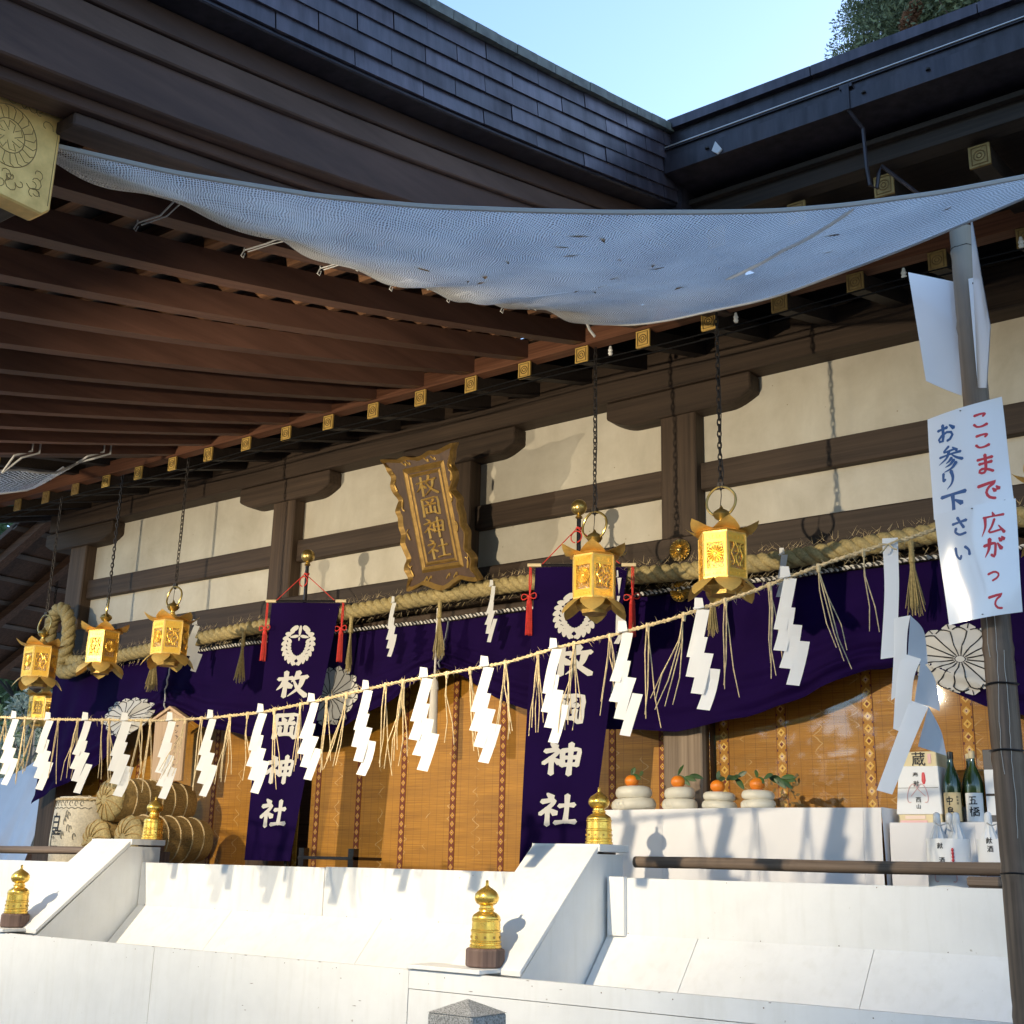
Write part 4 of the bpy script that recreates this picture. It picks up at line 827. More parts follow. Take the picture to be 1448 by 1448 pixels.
# ================================================================== banners
def banner(L, Rr, zt, BL, BR, zb, ballx, lab, polex):
    """L,R: (x,y) of the cloth's top corners; BL,BR bottom corners"""
    t = thing('standing_banner', lab, 'banner', ((L[0]+Rr[0])/2, (L[1]+Rr[1])/2, -.36))
    def S(x, y, h=0):
        p = Vector((*Vector(L).lerp(Vector(Rr), x), zt[0]+(zt[1]-zt[0])*x)); q = Vector((*Vector(BL).lerp(Vector(BR), x), zb)); r = p.lerp(q, y)
        d = Vector((Rr[0]-L[0], Rr[1]-L[1], 0)).normalized(); nr = Vector((d.y, -d.x, 0)); wv = .012*math.sin(x*5+y*3)+.010*math.sin(x*9.5-y*2)*y+.02*math.sin(y*2.6+x)*y
        return r+nr*(h+wv)
    b = MB(); b.grid(lambda u, v: S(u, v), 24, 60); part('cloth', b, PURPLE2, t, smooth=True, ang=180)
    b = MB(); a, c = S(-.09, -.008, .0), S(1.09, -.008, .0); b.tube([a, c], .012, 8); br = part('cross_bar', b, LACQ, t)
    for e0, e1_ in ((a, a.lerp(c, .13)), (c.lerp(a, .13), c)):
        b = MB(); b.tube([e0, e1_], .0145, 8); part('bar_tip', b, BONE, br)
    mid = S(.46, 0, -.05); px, py = mid.x, mid.y
    b = MB(); b.tube([(px, py, -.36), (px, py, 2.58)], .017, 10); part('pole', b, LACQ, t)
    b = MB(); b.lathe([(.012, 2.57), (.03, 2.585), (.02, 2.6), (.014, 2.615), (.03, 2.62)], (px, py, 0), 14); b.lathe([(.004, 2.606)]+[(.062*math.sin(q), 2.668-.062*math.cos(q)) for q in np.linspace(.1, 3.04, 14)], (px, py, 0), 24); part('ball_finial', b, BRASS, t, smooth=True, ang=60)
    b = MB(); tie = Vector((px, py-.02, 2.5))
    for x in (.08, .92): b.tube([S(x, -.01, .01), tie], .004, 5)
    for s_ in (-1, 1): b.tube([tie+Vector((s_*.05*math.sin(q), -.015, -.03-.045*(1-math.cos(q)))) for q in np.linspace(0, 2.9, 10)], .005, 5)
    b.tube([tie+Vector((.02*math.cos(q), .02*math.sin(q)+.02, .006*math.sin(3*q))) for q in np.linspace(0, 6.28, 12)], .007, 5); part('red_cord', b, RED, t)
    for x in (-.055, 1.055):
        p = S(x, 0, .02); b = MB(); b.tube([p, p+Vector((-.004, 0, -.12)), p+Vector((.002, 0, -.23))], .0055, 5); b.tube([p+Vector((.012, 0, -.01)), p+Vector((.014, 0, -.12)), p+Vector((.004, 0, -.23))], .0055, 5)
        k = p+Vector((0, 0, -.24))
        for s_ in (-1, 1): b.tube([k+Vector((s_*.07*math.sin(q), -.008, .022*math.sin(2*q)+.008)) for q in np.linspace(0, math.pi, 10)], .0045, 5)
        b.lathe([(.008, .02), (.02, .012), (.021, -.006), (.015, -.014), (.02, -.03), (.022, -.05)], k, 12)
        for q in range(26):
            an = q*2.4; r = .024*math.sqrt((q+.5)/26); b.tube([k+Vector((r*math.cos(an)*.8, r*math.sin(an)*.8, -.03)), k+Vector((r*math.cos(an)*1.15, r*math.sin(an)*1.15, -.285+.006*math.sin(q*5)))], .0038, 4, cap=False)
        part('red_tassel', b, RED, t)
    # hanging-wisteria crest
    b = MB(); asp = .72/2.2; cx, cy, Rw = .49, .172, .25
    def cp(px_, py_, h=.002): return S(cx+Rw*px_, cy+Rw*asp*py_, h)
    def leaf(x, y, a, ln, wd, h=.002, n=10):
        V = [cp(x, y, h+.0006)]; 
        for q in np.linspace(0, 2*math.pi, n+1)[:-1]:
            u, v = ln*math.cos(q), wd*math.sin(q)*(1-.25*math.cos(q)); V.append(cp(x+u*math.cos(a)-v*math.sin(a), y+u*math.sin(a)+v*math.cos(a), h))
        b.add(V, [(0, 1+k, 1+(k+1) % n) for k in range(n)])
    for s_ in (-1, 1):
        for k in range(8):
            a = R_(-38+k*16.3); leaf(s_*.86*math.cos(a), .86*math.sin(a), math.atan2(math.sin(a)*1., s_*math.cos(a))+s_*.5, .185, .12)
            if k > 0: leaf(s_*.60*math.cos(a)*(1-.02*k), .64*math.sin(a)+.03, math.atan2(math.sin(a), s_*math.cos(a))-s_*.5, .165, .1)
        leaf(s_*.36, -.80, s_*.45+(math.pi if s_ < 0 else 0), .27, .13); leaf(s_*.3, -.42, s_*.12+(math.pi if s_ < 0 else 0), .27, .075); leaf(s_*.5, -.60, s_*.5+(math.pi if s_ < 0 else 0), .22, .085)
        leaf(s_*.1, .90, s_*-.2+(math.pi if s_ < 0 else 0), .1, .075)
    leaf(0, -.70, math.pi/2, .28, .085, .003); leaf(0, -.30, math.pi/2, .1, .045, .003)
    part('wisteria_crest', b, CRESTW, t, recalc=False)
    for i, ch in enumerate('枚岡神社'):
        b = MB(); y0 = .275+.165*i; brush(b, ch, lambda x, y, h: S(.235+.50*x, y0+.106*y, h), 15, .0003, 0, .002); part('character', b, CRESTW, t, recalc=False)
banner((-8.215, 7.36), (-7.60, 7.60), (2.235, 2.215), (-8.30, 7.36), (-7.82, 7.44), .0, 0, 'purple banner with white crest on a pole before the left post, the left one', 0)
banner((-5.29, 7.36), (-4.62, 7.60), (2.20, 2.17), (-5.385, 7.36), (-4.85, 7.46), .02, 0, 'purple banner with white crest behind the second lantern, the right one', 0)
# ================================================================== hanging lanterns
def lantern_proto(chain_top):
    t = thing('hanging_lantern', 'x', 'lantern', (0, 0, 0)); RB, HB = .152, .28      # origin: middle of the body
    z0, z1 = -HB/2, HB/2; ang = [R_(60*k) for k in range(6)]
    panel_me = {}
    for k in range(6):
        a = ang[k]+R_(30); c = Vector((math.cos(a), math.sin(a), 0)); tx = Vector((-math.sin(a), math.cos(a), 0)); ap = RB*math.cos(R_(30)); hw = RB*.5-.004; up_ = Vector((0, 0, 1))
        cc = c*ap; b = MB()
        b.obox(cc+up_*(z1-.026), tx*hw, c*.004, up_*.026); b.obox(cc+up_*(z0+.02), tx*hw, c*.004, up_*.02)
        for s in (-1, 1): b.obox(cc+tx*s*(hw-.008), tx*.008, c*.005, up_*HB/2)
        b.obox(cc+up_*(z1-.056), tx*hw, c*.007, up_*.006); b.obox(cc+up_*(z0+.044), tx*hw, c*.007, up_*.006)
        for j in range(5):
            b.obox(cc+c*.005+tx*(hw*(-.64+.32*j))+up_*(z1-.026), tx*.008, c*.002, up_*.011); b.obox(cc+c*.005+tx*(hw*(-.64+.32*j))+up_*(z0+.019), tx*.008, c*.002, up_*.007)
        pf = part('panel_frame', b, GOLDL, t, at=(0, 0, 0))
        b = MB(); b.obox(cc+up_*.004, tx*(hw-.01), c*.002, up_*(HB/2-.05)); part('pierced_plate', b, OPENW, pf, at=(0, 0, 0))
        b = MB(); cr = cc+c*.004+up_*.004
        if k % 2 == 0:
            chrysanthemum(b, cr, .055, .012, tuple(c), 16)
        else:
            for q in range(3): # pierced foliage: a wavy stem with leaves
                b.tube([cr+tx*(-.034+.034*q+.011*math.sin(s*9+q*2))+up_*(-.075+.15*s)+c*.002 for s in np.linspace(0, 1, 12)], .0035, 4)
                for s in range(4): p_ = cr+tx*(-.034+.034*q+(.012 if s % 2 else -.012))+up_*(-.055+.036*s); b.obox(p_, tx*.007+up_*.004, up_*.005-tx*.003, c*.003)
        part('crest_disc' if k % 2 == 0 else 'scroll_ornament', b, GOLDL, pf, at=(0, 0, 0), recalc=(k % 2 == 1), smooth=True)
    b = MB(); b.lathe([(RB*.8, z0), (RB*.8, z1)], n=6); part('paper_lining', b, SCREENW, t, at=(0, 0, 0))
    b = MB()
    for a in ang: b.tube([(RB*math.cos(a), RB*math.sin(a), z0), (RB*math.cos(a), RB*math.sin(a), z1)], .009, 5)
    b.lathe([(RB*1.02, z1), (RB*1.04, z1+.012), (RB*.98, z1+.016)], n=6); b.lathe([(RB*1.04, z0-.012), (RB*1.05, z0), (RB*.98, z0+.004)], n=6); part('corner_frame', b, GOLDM, t, at=(0, 0, 0))
    # roof: concave hexagonal cap with six curled leaves
    b = MB(); b.lathe([(RB*1.12, z1+.014), (RB*.95, z1+.03), (RB*.6, z1+.05), (RB*.3, z1+.068), (.028, z1+.082), (.02, z1+.1)], n=18); part('roof', b, GOLDM, t, at=(0, 0, 0), smooth=True)
    def petal(a, r0, r1, zf, w, nl=7):
        V = []; c = Vector((math.cos(a), math.sin(a), 0)); s_ = Vector((-math.sin(a), math.cos(a), 0))
        for i in range(nl+1):
            tt = i/nl; r = lerp(r0, r1, tt); hw = w*(math.sin(math.pi*min(1, .22+.78*tt))**.7 if tt < 1 else .02)
            for j in (-1, -.5, 0, .5, 1): V.append(c*r+s_*hw*j+Vector((0, 0, zf(tt)-.016*(1-j*j)*-1*math.sin(tt*3.14))))
        F = [(i*5+j, i*5+j+1, i*5+6+j, i*5+5+j) for i in range(nl) for j in range(4)]; return V, F
    for k in range(6):
        b = MB(); b.add(*petal(ang[k], RB*.62, RB*1.62, lambda q: z1+.03-.016*math.sin(q*2.6)+.062*q**2.4, .084)); part('roof_leaf', b, GOLDM, t, at=(0, 0, 0), smooth=True, recalc=False, ang=180)
        b = MB(); b.add(*petal(ang[k], RB*.86, RB*1.55, lambda q: z0-.006-.115*q+.015*math.sin(q*3), .082)); part('skirt_leaf', b, GOLDM, t, at=(0, 0, 0), smooth=True, recalc=False, ang=180)
    b = MB(); b.lathe([(RB*.8, z0-.01), (RB*.9, z0-.05), (RB*.62, z0-.075), (RB*.6, z0-.1)], n=6); part('base', b, GOLDD, t, at=(0, 0, 0))
    b = MB(); b.lathe([(.024, z1+.09), (.018, z1+.10), (.02, z1+.112), (.043, z1+.128), (.056, z1+.15), (.05, z1+.168), (.03, z1+.182), (.014, z1+.192), (.006, z1+.21), (.003, z1+.213)], n=20); part('knob', b, BRASS, t, at=(0, 0, 0), smooth=True)
    b = MB(); zr = z1+.238; b.tube([(.098*math.cos(q), .006*math.sin(3*q), zr+.098*math.sin(q)) for q in np.linspace(0, 2*math.pi, 37)[:-1]], .0085, 8, closed=True); part('ring', b, BRASS, t, at=(0, 0, 0), smooth=True)
    b = MB(); z = zr+.098; n = int((chain_top-z)/.040)
    for i in range(n+1):
        zc = z+.040*i+.005; L = []
        for q in np.linspace(0, 2*math.pi, 11)[:-1]:
            u = .0125*math.cos(q); v = .029*math.sin(q); L.append((u if i % 2 else 0, 0 if i % 2 else u, zc+v))
        b.tube(L, .0045, 4, closed=True)
    b.tube([(0, 0, z-.012), (.012, 0, z+.02), (.02, .004, z+.1), (.004, .006, z+.25), (.012, .008, z+.5), (.003, .008, chain_top)], .0035, 4)
    b.tube([(0, 0, z+.01), (.006, -.01, z-.06), (-.004, -.004, z-.13), (0, 0, z-.17)], .003, 4)
    b.box(-.02, .02, -.012, .012, z-.012, z+.03)
    part('chain', b, IRON, t, at=(0, 0, 0)); return t
lg = 'gilt lanterns hanging in a row under the eave'
LZ = 1.905
l0 = lantern_proto(3.62-LZ); l0['group'] = lg
YL = 6.8
LAN = [((-3.43, YL, LZ), 'gilt hexagonal hanging lantern right of the right post, nearest and largest', 105.), ((-4.395, YL, LZ-.02), 'gilt hexagonal hanging lantern in front of the right purple banner', 96.), ((-8.885, YL, LZ-.03), 'gilt hexagonal hanging lantern left of the left purple banner above a straw tassel', 98.), ((-9.87, YL, LZ-.03), 'gilt hexagonal hanging lantern beside the rope loop, second from the left end', 63.), ((-10.87, YL, LZ-.09), 'gilt hexagonal hanging lantern in front of the trees left of the corner post', 100.), ((-1.40, YL, LZ+.03), 'gilt lantern mostly hidden behind the red and blue notice', 100.), ((-14.55, 9.2, LZ-.06), 'gilt lantern hanging further back, half hidden below the leftmost one', 80.)]
for i, (loc, lb, rz) in enumerate(LAN):
    o = l0 if i == 0 else copy_tree(l0); place(o, loc, R_(rz-60-37), lb)
# ================================================================== white netting hung from the porch verge
E1 = [(0, -3.86, 2.07, 2.52), (.04, -3.94, 2.254, 2.567), (.19, -3.97, 2.83, 2.70), (.24, -3.97, 3.03, 2.708), (.335, -3.97, 3.425, 2.79), (.38, -3.97, 3.58, 2.775), (.46, -3.97, 3.92, 2.845), (.52, -3.97, 4.15, 2.865), (.60, -3.97, 4.455, 2.965), (.66, -3.97, 4.70, 2.99), (.725, -3.97, 4.94, 3.09), (.78, -3.97, 5.14, 3.12), (.83, -3.97, 5.35, 3.215), (.88, -3.97, 5.567, 3.285), (.94, -3.97, 5.80, 3.30), (1, -3.97, 6.04, 3.379)]
E2 = [(0, -3.607, 2.041, 2.417), (.117, -3.276, 2.33, 2.336), (.245, -2.897, 2.661, 2.281), (.342, -2.612, 2.909, 2.265), (.446, -2.305, 3.177, 2.276), (.519, -2.091, 3.364, 2.29), (.606, -1.836, 3.587, 2.314), (.673, -1.636, 3.761, 2.338), (.742, -1.434, 3.937, 2.381), (.833, -1.166, 4.172, 2.459), (.918, -.916, 4.389, 2.549), (1, -.673, 4.601, 2.64)]
def crv(T, u): a = [t[0] for t in T]; return Vector([float(np.interp(u, a, [t[i] for t in T])) for i in (1, 2, 3)])
def smooth_crv(T, n=60):
    pts = [crv(T, i/n) for i in range(n+1)]
    for _ in range(2): pts = [pts[0]]+[(pts[i-1]+2*pts[i]+pts[i+1])/4 for i in range(1, n)]+[pts[-1]]
    return pts
e1, e2 = smooth_crv(E1, 80), smooth_crv(E2, 80)
def netp(u, v):
    i = u*80; k = min(int(i), 79); f = i-k; a = e1[k].lerp(e1[k+1], f); c = e2[k].lerp(e2[k+1], f); p = a.lerp(c, v); L = (c-a).length
    sag = 4*v*(1-v); p.z -= .06*L*sag*(.5+.5*(1-u))
    if u > .8: p.z -= .10*sag*((u-.8)/.2)*(1.2-v)*.9
    p.z += .008*math.sin(u*44+v*3)*(1-v)**2+.006*math.sin(v*25+u*12)*v*(1-v)*2
    p.z -= .022*math.exp(-((v-.12)/.07)**2)*(math.sin(u*16+.5)**2)
    p.z += (.010*math.sin(u*31+v*9)+.007*math.sin(u*57-v*14+2))*math.exp(-v/.22)*min(1, v*12)+.006*math.sin(v*17-u*23)*v*(1-v)*3+.012*math.exp(-((u-.62-.25*v)/.018)**2)*v*(1-v)*3-.010*math.exp(-((u-.8+.2*v)/.015)**2)*v*(1-v)*3
    return p
nt = thing('netting', 'sagging white net sheet stretched from the gilt beam end across to the right eave', 'net', (-3.6, 2.1, 2.4))
b = MB(); NU, NV = 160, 60; V = []; U = []
for j in range(NV+1):
    for i in range(NU+1):
        p = netp(i/NU, j/NV); V.append(p); q0 = e1[int(i/NU*80)]; q1 = e2[int(i/NU*80)]; U.append((i/NU*4.1, j/NV*(.35+2.9*i/NU)))
b.add(V, [(j*(NU+1)+i, j*(NU+1)+i+1, (j+1)*(NU+1)+i+1, (j+1)*(NU+1)+i) for j in range(NV) for i in range(NU)], U)
part('net_sheet', b, NET, nt, smooth=True, uv=True, ang=180)
b = MB(); b.tube([netp(i/120, 1.0) for i in range(121)], .010, 5); b.tube([netp(1., i/40) for i in range(41)], .009, 5); b.tube([netp(0., i/10) for i in range(11)], .007, 5); part('hem_rope', b, NETHEM, nt)
b = MB(); b.tube([netp(.755+.10*t, .985-.42*t)-Vector((0, 0, .008)) for t in np.linspace(0, 1, 20)], [.004]+[.008]*18+[.003], 5); part('fold_cord', b, PAPER, nt)
b = MB()
hem = [netp(i/160, 0) for i in range(161)]; V = []; F = []
for i, p in enumerate(hem):
    tw = .5+.5*math.sin(i*.31); V += [p+Vector((.0, 0, -.002)), p+Vector((.012+.014*tw, 0, .018+.012*(1-tw)))]
    if i: F.append((2*i-2, 2*i-1, 2*i+1, 2*i))
b.add(V, F); part('hem_tape', b, NETHEM, nt)
for y in (2.83, 3.425, 3.92, 4.455, 4.94, 5.45):
    u = interp(y, [(t[2], t[0]) for t in E1]); p = netp(u, 0); b = MB(); K_ = .62; q = Vector((-4.19, y-.02, P(y)-.012)); s = Vector((-4.06, y, P(y)-.008)); s2 = Vector((-4.058, y+.01, P(y)+.17))
    b.tube([p, s, q, Vector((-4.19, y-.03, P(y)+.1))], .0042, 5); b.tube([p+Vector((0, .03, 0)), s+Vector((.004, .03, .01)), q+Vector((0, .02, .0))], .0032, 5); b.tube([q, q+Vector((-.008, -.01, -.03)), q+Vector((.012, -.012, -.05)), q+Vector((.008, 0, -.02))], .0036, 5)
    part('tie_cord', b, NETHEM, nt)
p = netp(1., 0); b = MB(); b.tube([p, p+Vector((.02, 0, -.05)), p+Vector((.05, .02, -.10))], .009, 5); part('tie_cord', b, NETHEM, nt)
b = MB(); p = Vector(e2[-1]); b.tube([p, (1.2, 5.69, 4.05)], .008, 5); part('guy_rope', b, NETHEM, nt)
rs = random.Random(21)
lv = MB()
for k in range(20):
    u, v = rs.uniform(.45, .95), rs.uniform(.35, .97); p = netp(u, v)+Vector((0, 0, .004)); a = rs.uniform(0, 6.28); s_ = rs.uniform(.02, .05); ax = Vector((math.cos(a), math.sin(a), .1))*s_; ay = Vector((-math.sin(a), math.cos(a), .1))*s_*.35
    lv.add([p-ax, p+ay, p+ax, p-ay, p+Vector((0, 0, .01))], [(0, 1, 4), (1, 2, 4), (2, 3, 4), (3, 0, 4)])
solo('fallen_leaves', lv, LEAFD, 'dead brown leaves lying scattered on the white net', 'leaves', (-2.5, 3.5, 2.3), kind='stuff')
# the same kind of net on the far side of the porch
nt2 = thing('netting', 'end of a second grey net tied under the rafters at the left edge', 'net', (-9.6, 5.5, 3.1))
b = MB(); A_, B_, C_ = Vector((-9.45, 4.6, 2.98)), Vector((-9.5, 6.05, 3.43)), Vector((-10.9, 5.3, 2.95))
def n2(u, v):
    top = Vector((-9.5, 4.4+1.66*u, interp(u, [(0, 2.98), (.55, 3.15), (.68, 3.22), (.78, 3.235), (.88, 3.28), (1, 3.43)]))); bt = Vector((-9.72-.5*(1-u), 4.4+1.66*u*1.0, interp(u, [(0, 2.9), (.7, 3.07), (.85, 3.16), (1, 3.43)]))); return top.lerp(bt, v)-Vector((0, 0, .03*4*v*(1-v)))
b.grid(n2, 40, 12); part('net_sheet', b, NETG, nt2, uv=True, smooth=True, ang=180)
b = MB(); b.tube([n2(i/30, 0) for i in range(31)], .012, 5); b.tube([n2(i/30, 1) for i in range(31)], .010, 5); part('hem_rope', b, NETHEM, nt2)
for y, z in ((5.35, 3.14), (6.05, 3.43)):
    b = MB(); 
    for d in (0, .07): b.tube([(-9.5, y, z), (-9.38, y+.02+d, P(y)-.01), (-9.335, y+.15+d, P(y+.15)+.02), (-9.335, y+.15+d, P(y+.15)+.17)], .010, 5)
    part('tie_cord', b, NETHEM, nt2)
# ================================================================== thin rope with zigzag streamers
ROPE = [(-12.308, 1.758), (-10.550, 1.264), (-8.784, 1.009), (-8.123, 0.960), (-7.437, 0.921), (-6.809, 0.886), (-6.306, 0.879), (-5.840, 0.890), (-5.407, 0.928), (-5.056, 0.965), (-4.724, 1.001), (-4.307, 1.029), (-3.916, 1.057), (-3.594, 1.110), (-3.245, 1.146), (-2.918, 1.193), (-2.683, 1.243), (-2.495, 1.279), (-2.312, 1.325), (-2.067, 1.382), (-1.866, 1.419), (-1.795, 1.425), (-1.673, 1.447), (-1.531, 1.478), (-1.429, 1.506)]
YR = 5.22
def rz_(x): return interp(x, ROPE)
rp = thing('thin_rope', 'thin straw rope with paper streamers strung from the bamboo pole across the steps', 'rope', (-5, YR, .9))
b = MB(); twisted(b, [(x, YR, z) for x, z in ROPE], .0055, .0065, .06, 2, .022, 5); part('twisted_rope', b, STRAWP, rp)
b = MB(); rs = random.Random(9)
for k in range(420):
    x = rs.uniform(-9.0, -1.5); z = rz_(x); a = rs.uniform(0, 6.28); p = Vector((x, YR+.008*math.sin(a), z+.009*math.cos(a))); d = Vector((rs.uniform(-1, 1), math.sin(a)*.6, math.cos(a)*.8)).normalized(); s_ = d.orthogonal().normalized()*.0012; b.add([p-s_, p+s_, p+d*rs.uniform(.015, .045)], [(0, 1, 2)])
part('stray_fibres', b, STRAWP, rp, kind='stuff', recalc=False)
SHX = [-8.556, -8.106, -7.644, -7.186, -6.701, -6.293, -5.820, -5.374, -4.933, -4.486, -4.054, -3.602, -3.176, -2.742, -2.288]
ORD = ['first', 'second', 'third', 'fourth', 'fifth', 'sixth', 'seventh', 'eighth', 'ninth', 'tenth', 'eleventh', 'twelfth', 'thirteenth', 'fourteenth', 'fifteenth']
EXTRA = {0: 'before the trees at the left edge', 1: 'before the left end of the purple curtain', 2: 'before the purple curtain left of its crest', 3: 'before the leftmost chrysanthemum crest', 4: 'before the wooden tablet', 5: 'right of the wooden tablet', 6: 'over the left banner', 7: 'at the right edge of the left banner', 8: 'before the crest right of the left banner', 9: 'before the middle blind', 10: 'left of the right banner', 11: 'over the characters of the right banner', 12: 'just right of the right banner', 13: 'below the nearest lantern', 14: 'nearest the long streamer'}
rs = random.Random(31)
for i, x in enumerate(SHX):
    s_ = [1.0, 1.02, 1.03, 1.03, 1.03, 1.0, 1.0, .94, 1.0, 1.05, 1.05, 1.0, 1.06, 1.0, 1.03][i]
    inst('zigzag_streamer', SHM[i % 5], (x+.0, YR-.012, rz_(x)), rs.uniform(-.22, .22)+.5*(1-i/15), '%s zigzag streamer on the thin rope, %s' % (ORD[i], EXTRA[i]), 'paper streamer', 'zigzag paper streamers on the thin rope', s_)
def straws(n, L, seed, spread=.09, slant=0.):
    rs = random.Random(seed); b = MB()
    for k in range(n):
        ex = slant*L+rs.uniform(-1, 1)*spread; ey = rs.uniform(-.03, .03); l = L*rs.uniform(.82, 1.05)
        b.tube([(rs.uniform(-.008, .008), 0, .004), (ex*.2+rs.uniform(-.014, .014), ey*.3, -l*.3), (ex*.65+rs.uniform(-.02, .02), ey*.7, -l*.7), (ex, ey, -l)], [.0028, .003, .0028, .0022], 5)
    b.lathe([(.009, .012), (.012, 0), (.008, -.03)], n=6); return mesh('straw_tuft', b, STRAWP)
STW = [straws(5, 0.44, 1), straws(4, 0.46, 2, .05), straws(5, 0.42, 3, .07, -.25), straws(3, 0.48, 4, .04, .05), straws(6, 0.44, 5, .06, -.05), straws(2, 0.44, 6, .09), straws(4, 0.46, 7, .06, .25)]
TFX = [-8.706, -8.438, -8.307, -8.008, -7.772, -7.477, -7.396, -7.038, -6.938, -6.574, -6.410, -6.135, -5.969, -5.726, -5.497, -5.276, -5.113, -4.806, -4.671, -4.347, -4.181, -3.939, -3.727, -3.496, -3.277, -3.055, -2.851, -2.623, -2.392, -2.146, -1.929]
TV = {21: 0, 22: 4, 23: 4, 24: 0, 25: 3, 26: 2, 27: 3, 28: 1, 29: 6, 30: 5}
cnt = {}
for i, x in enumerate(TFX):
    j = max([k for k in range(15) if SHX[k] <= x], default=-1); side = 'left of the first streamer' if j < 0 else 'between the %s and %s zigzag streamers' % (ORD[j], ORD[j+1]) if j < 14 else 'just before the long streamer'
    cnt[j] = cnt.get(j, 0)+1; pos = ['nearer strands', 'further along'][cnt[j]-1] if cnt[j] <= 2 else 'third tuft'
    tot = sum(1 for q in TFX if max([k for k in range(15) if SHX[k] <= q], default=-1) == j)
    pre = '' if tot == 1 else ('left ' if cnt[j] == 1 else 'right ' if cnt[j] == tot else 'middle ')
    inst('straw_tuft', STW[TV.get(i, i % 7)], (x, YR, rz_(x)), rs.uniform(-.5, .5), pre+'pale straw tuft on the thin rope, '+side, 'straw tuft', 'straw tufts on the thin rope', rs.uniform(.9, 1.08))
# long folded paper streamer by the pole
PAPER2 = mk_paper('bright_paper', (.88, .88, .88), .3)
lp = thing('long_streamer', 'long folded white paper streamer with curling loops beside the bamboo pole', 'paper streamer', (-1.63, YR-.02, 1.3))
K = YR/4.1
def ribbon(pts_l, pts_r, mat, nm):
    L = catmull(pts_l, 12); Rr = catmull(pts_r, 12); b = MB()
    for a, c in zip(L, Rr): pass
    V = [p for a, c in zip(L, Rr) for p in (a, a.lerp(c, .5), c)]; b.add(V, [(i*3+j, i*3+j+1, i*3+4+j, i*3+3+j) for i in range(12) for j in (0, 1)]); part(nm, b, mat, lp, smooth=True, recalc=False, ang=180)
y = YR-.02
ribbon([(-1.833, y, 1.448), (-1.837, y, 1.209), (-1.873, y, 0.908)], [(-1.762, y, 1.442), (-1.772, y, 1.209), (-1.802, y, 0.912)], PAPER2, 'strip')
ribbon([(-1.802, y-.004, 1.082), (-1.811, y-.006, 0.934), (-1.837, y-.004, 0.725)], [(-1.720, y-.03, 1.082), (-1.742, y-.025, 0.989), (-1.769, y-.004, 0.769)], PAPER2, 'strip')
ribbon([(-1.769, y-.012, 0.923), (-1.802, y-.014, 0.824), (-1.833, y-.012, 0.604)], [(-1.687, y-.03, 0.890), (-1.728, y-.03, 0.791), (-1.763, y-.012, 0.571)], PAPER2, 'strip')
ribbon([(-1.750, y-.02, 0.720), (-1.813, y-.03, 0.571), (-1.907, y-.05, 0.346)], [(-1.670, y-.03, 0.687), (-1.736, y-.045, 0.549), (-1.837, y-.06, 0.327)], PAPER2, 'strip')
ribbon([(-1.720, y-.03, 1.082), (-1.687, y+.03, 1.022), (-1.685, y+.05, 0.901)], [(-1.758, y+.0, 0.879), (-1.731, y+.03, 0.879), (-1.688, y+.055, 0.879)], PAPERG, 'back_loop')  # back loops in greyer paper: their bluish shade is put into the colour
ribbon([(-1.687, y-.03, 0.890), (-1.655, y+.03, 0.813), (-1.648, y+.05, 0.703)], [(-1.739, y, 0.709), (-1.692, y+.03, 0.698), (-1.651, y+.055, 0.676)], PAPERG, 'back_loop')
ribbon([(-1.670, y-.03, 0.687), (-1.645, y+.03, 0.593), (-1.637, y+.05, 0.506)], [(-1.736, y, 0.527), (-1.681, y+.03, 0.506), (-1.637, y+.055, 0.489)], PAPERG, 'back_loop')
b = MB(); b.tube([(-1.846, y-.012, 1.420), (-1.802, y-.016, 1.412), (-1.753, y-.012, 1.429)], .005, 5); b.tube([(-1.802, y-.02, 1.412), (-1.819, y-.03, 1.385), (-1.835, y-.03, 1.374)], .004, 4); b.tube([(-1.797, y-.02, 1.412), (-1.775, y-.03, 1.387), (-1.758, y-.03, 1.380)], .004, 4); part('tie', b, STRAWP, lp)
# ================================================================== bamboo pole with notices
XB, YBM = -1.389, 5.25
bp = thing('bamboo_pole', 'weathered grey bamboo pole standing at the right with wire bands', 'bamboo pole', (XB, YBM, -1.6))
pr = []
nodes = [-1.3, -.95, -.5, .02, .47, .92, 1.40, 1.88, 2.38, 2.77]
for z in np.linspace(-1.6, 2.874, 120):
    r = lerp(.070, .0522, (z+1.6)/4.474); d = min(abs(z-q) for q in nodes); r += .004*math.exp(-(d/.018)**2)-.002*math.exp(-((d-.03)/.02)**2); pr.append((r, z))
b = MB(); b.lathe(pr[:-1]+[(.051, 2.874)], (0, 0, 1.6), 24)
part('culm', b, BAMBOO, bp, at=(XB, YBM, -1.6), smooth=True, ang=60)
b = MB(); b.tube([(XB+0.0535*math.cos(t), YBM+.0535*math.sin(t), 2.77+.003*math.sin(5*t)) for t in np.linspace(0, 6.28, 20)[:-1]], .003, 4, closed=True)
for z in (.02, .50, .77): b.tube([(XB+.0665*math.cos(t), YBM+.0665*math.sin(t), z+.002*math.sin(3*t)) for t in np.linspace(0, 6.28, 24)[:-1]], .004, 4, closed=True)
part('wire_band', b, IRON, bp)
b = MB(); rs = random.Random(2)
for _ in range(3):
    z = rs.uniform(-.3, .9); a = -1.9+.35*_; pts = []
    for i in range(26):
        z += .03; a += rs.uniform(-.05, .05); pts.append((XB+.0655*math.cos(a), YBM+.0655*math.sin(a), z))
    b.tube(pts, .0011, 4)
part('crack_scratch', b, plain('pale_scratch', (.5, .47, .42), .7), bp)
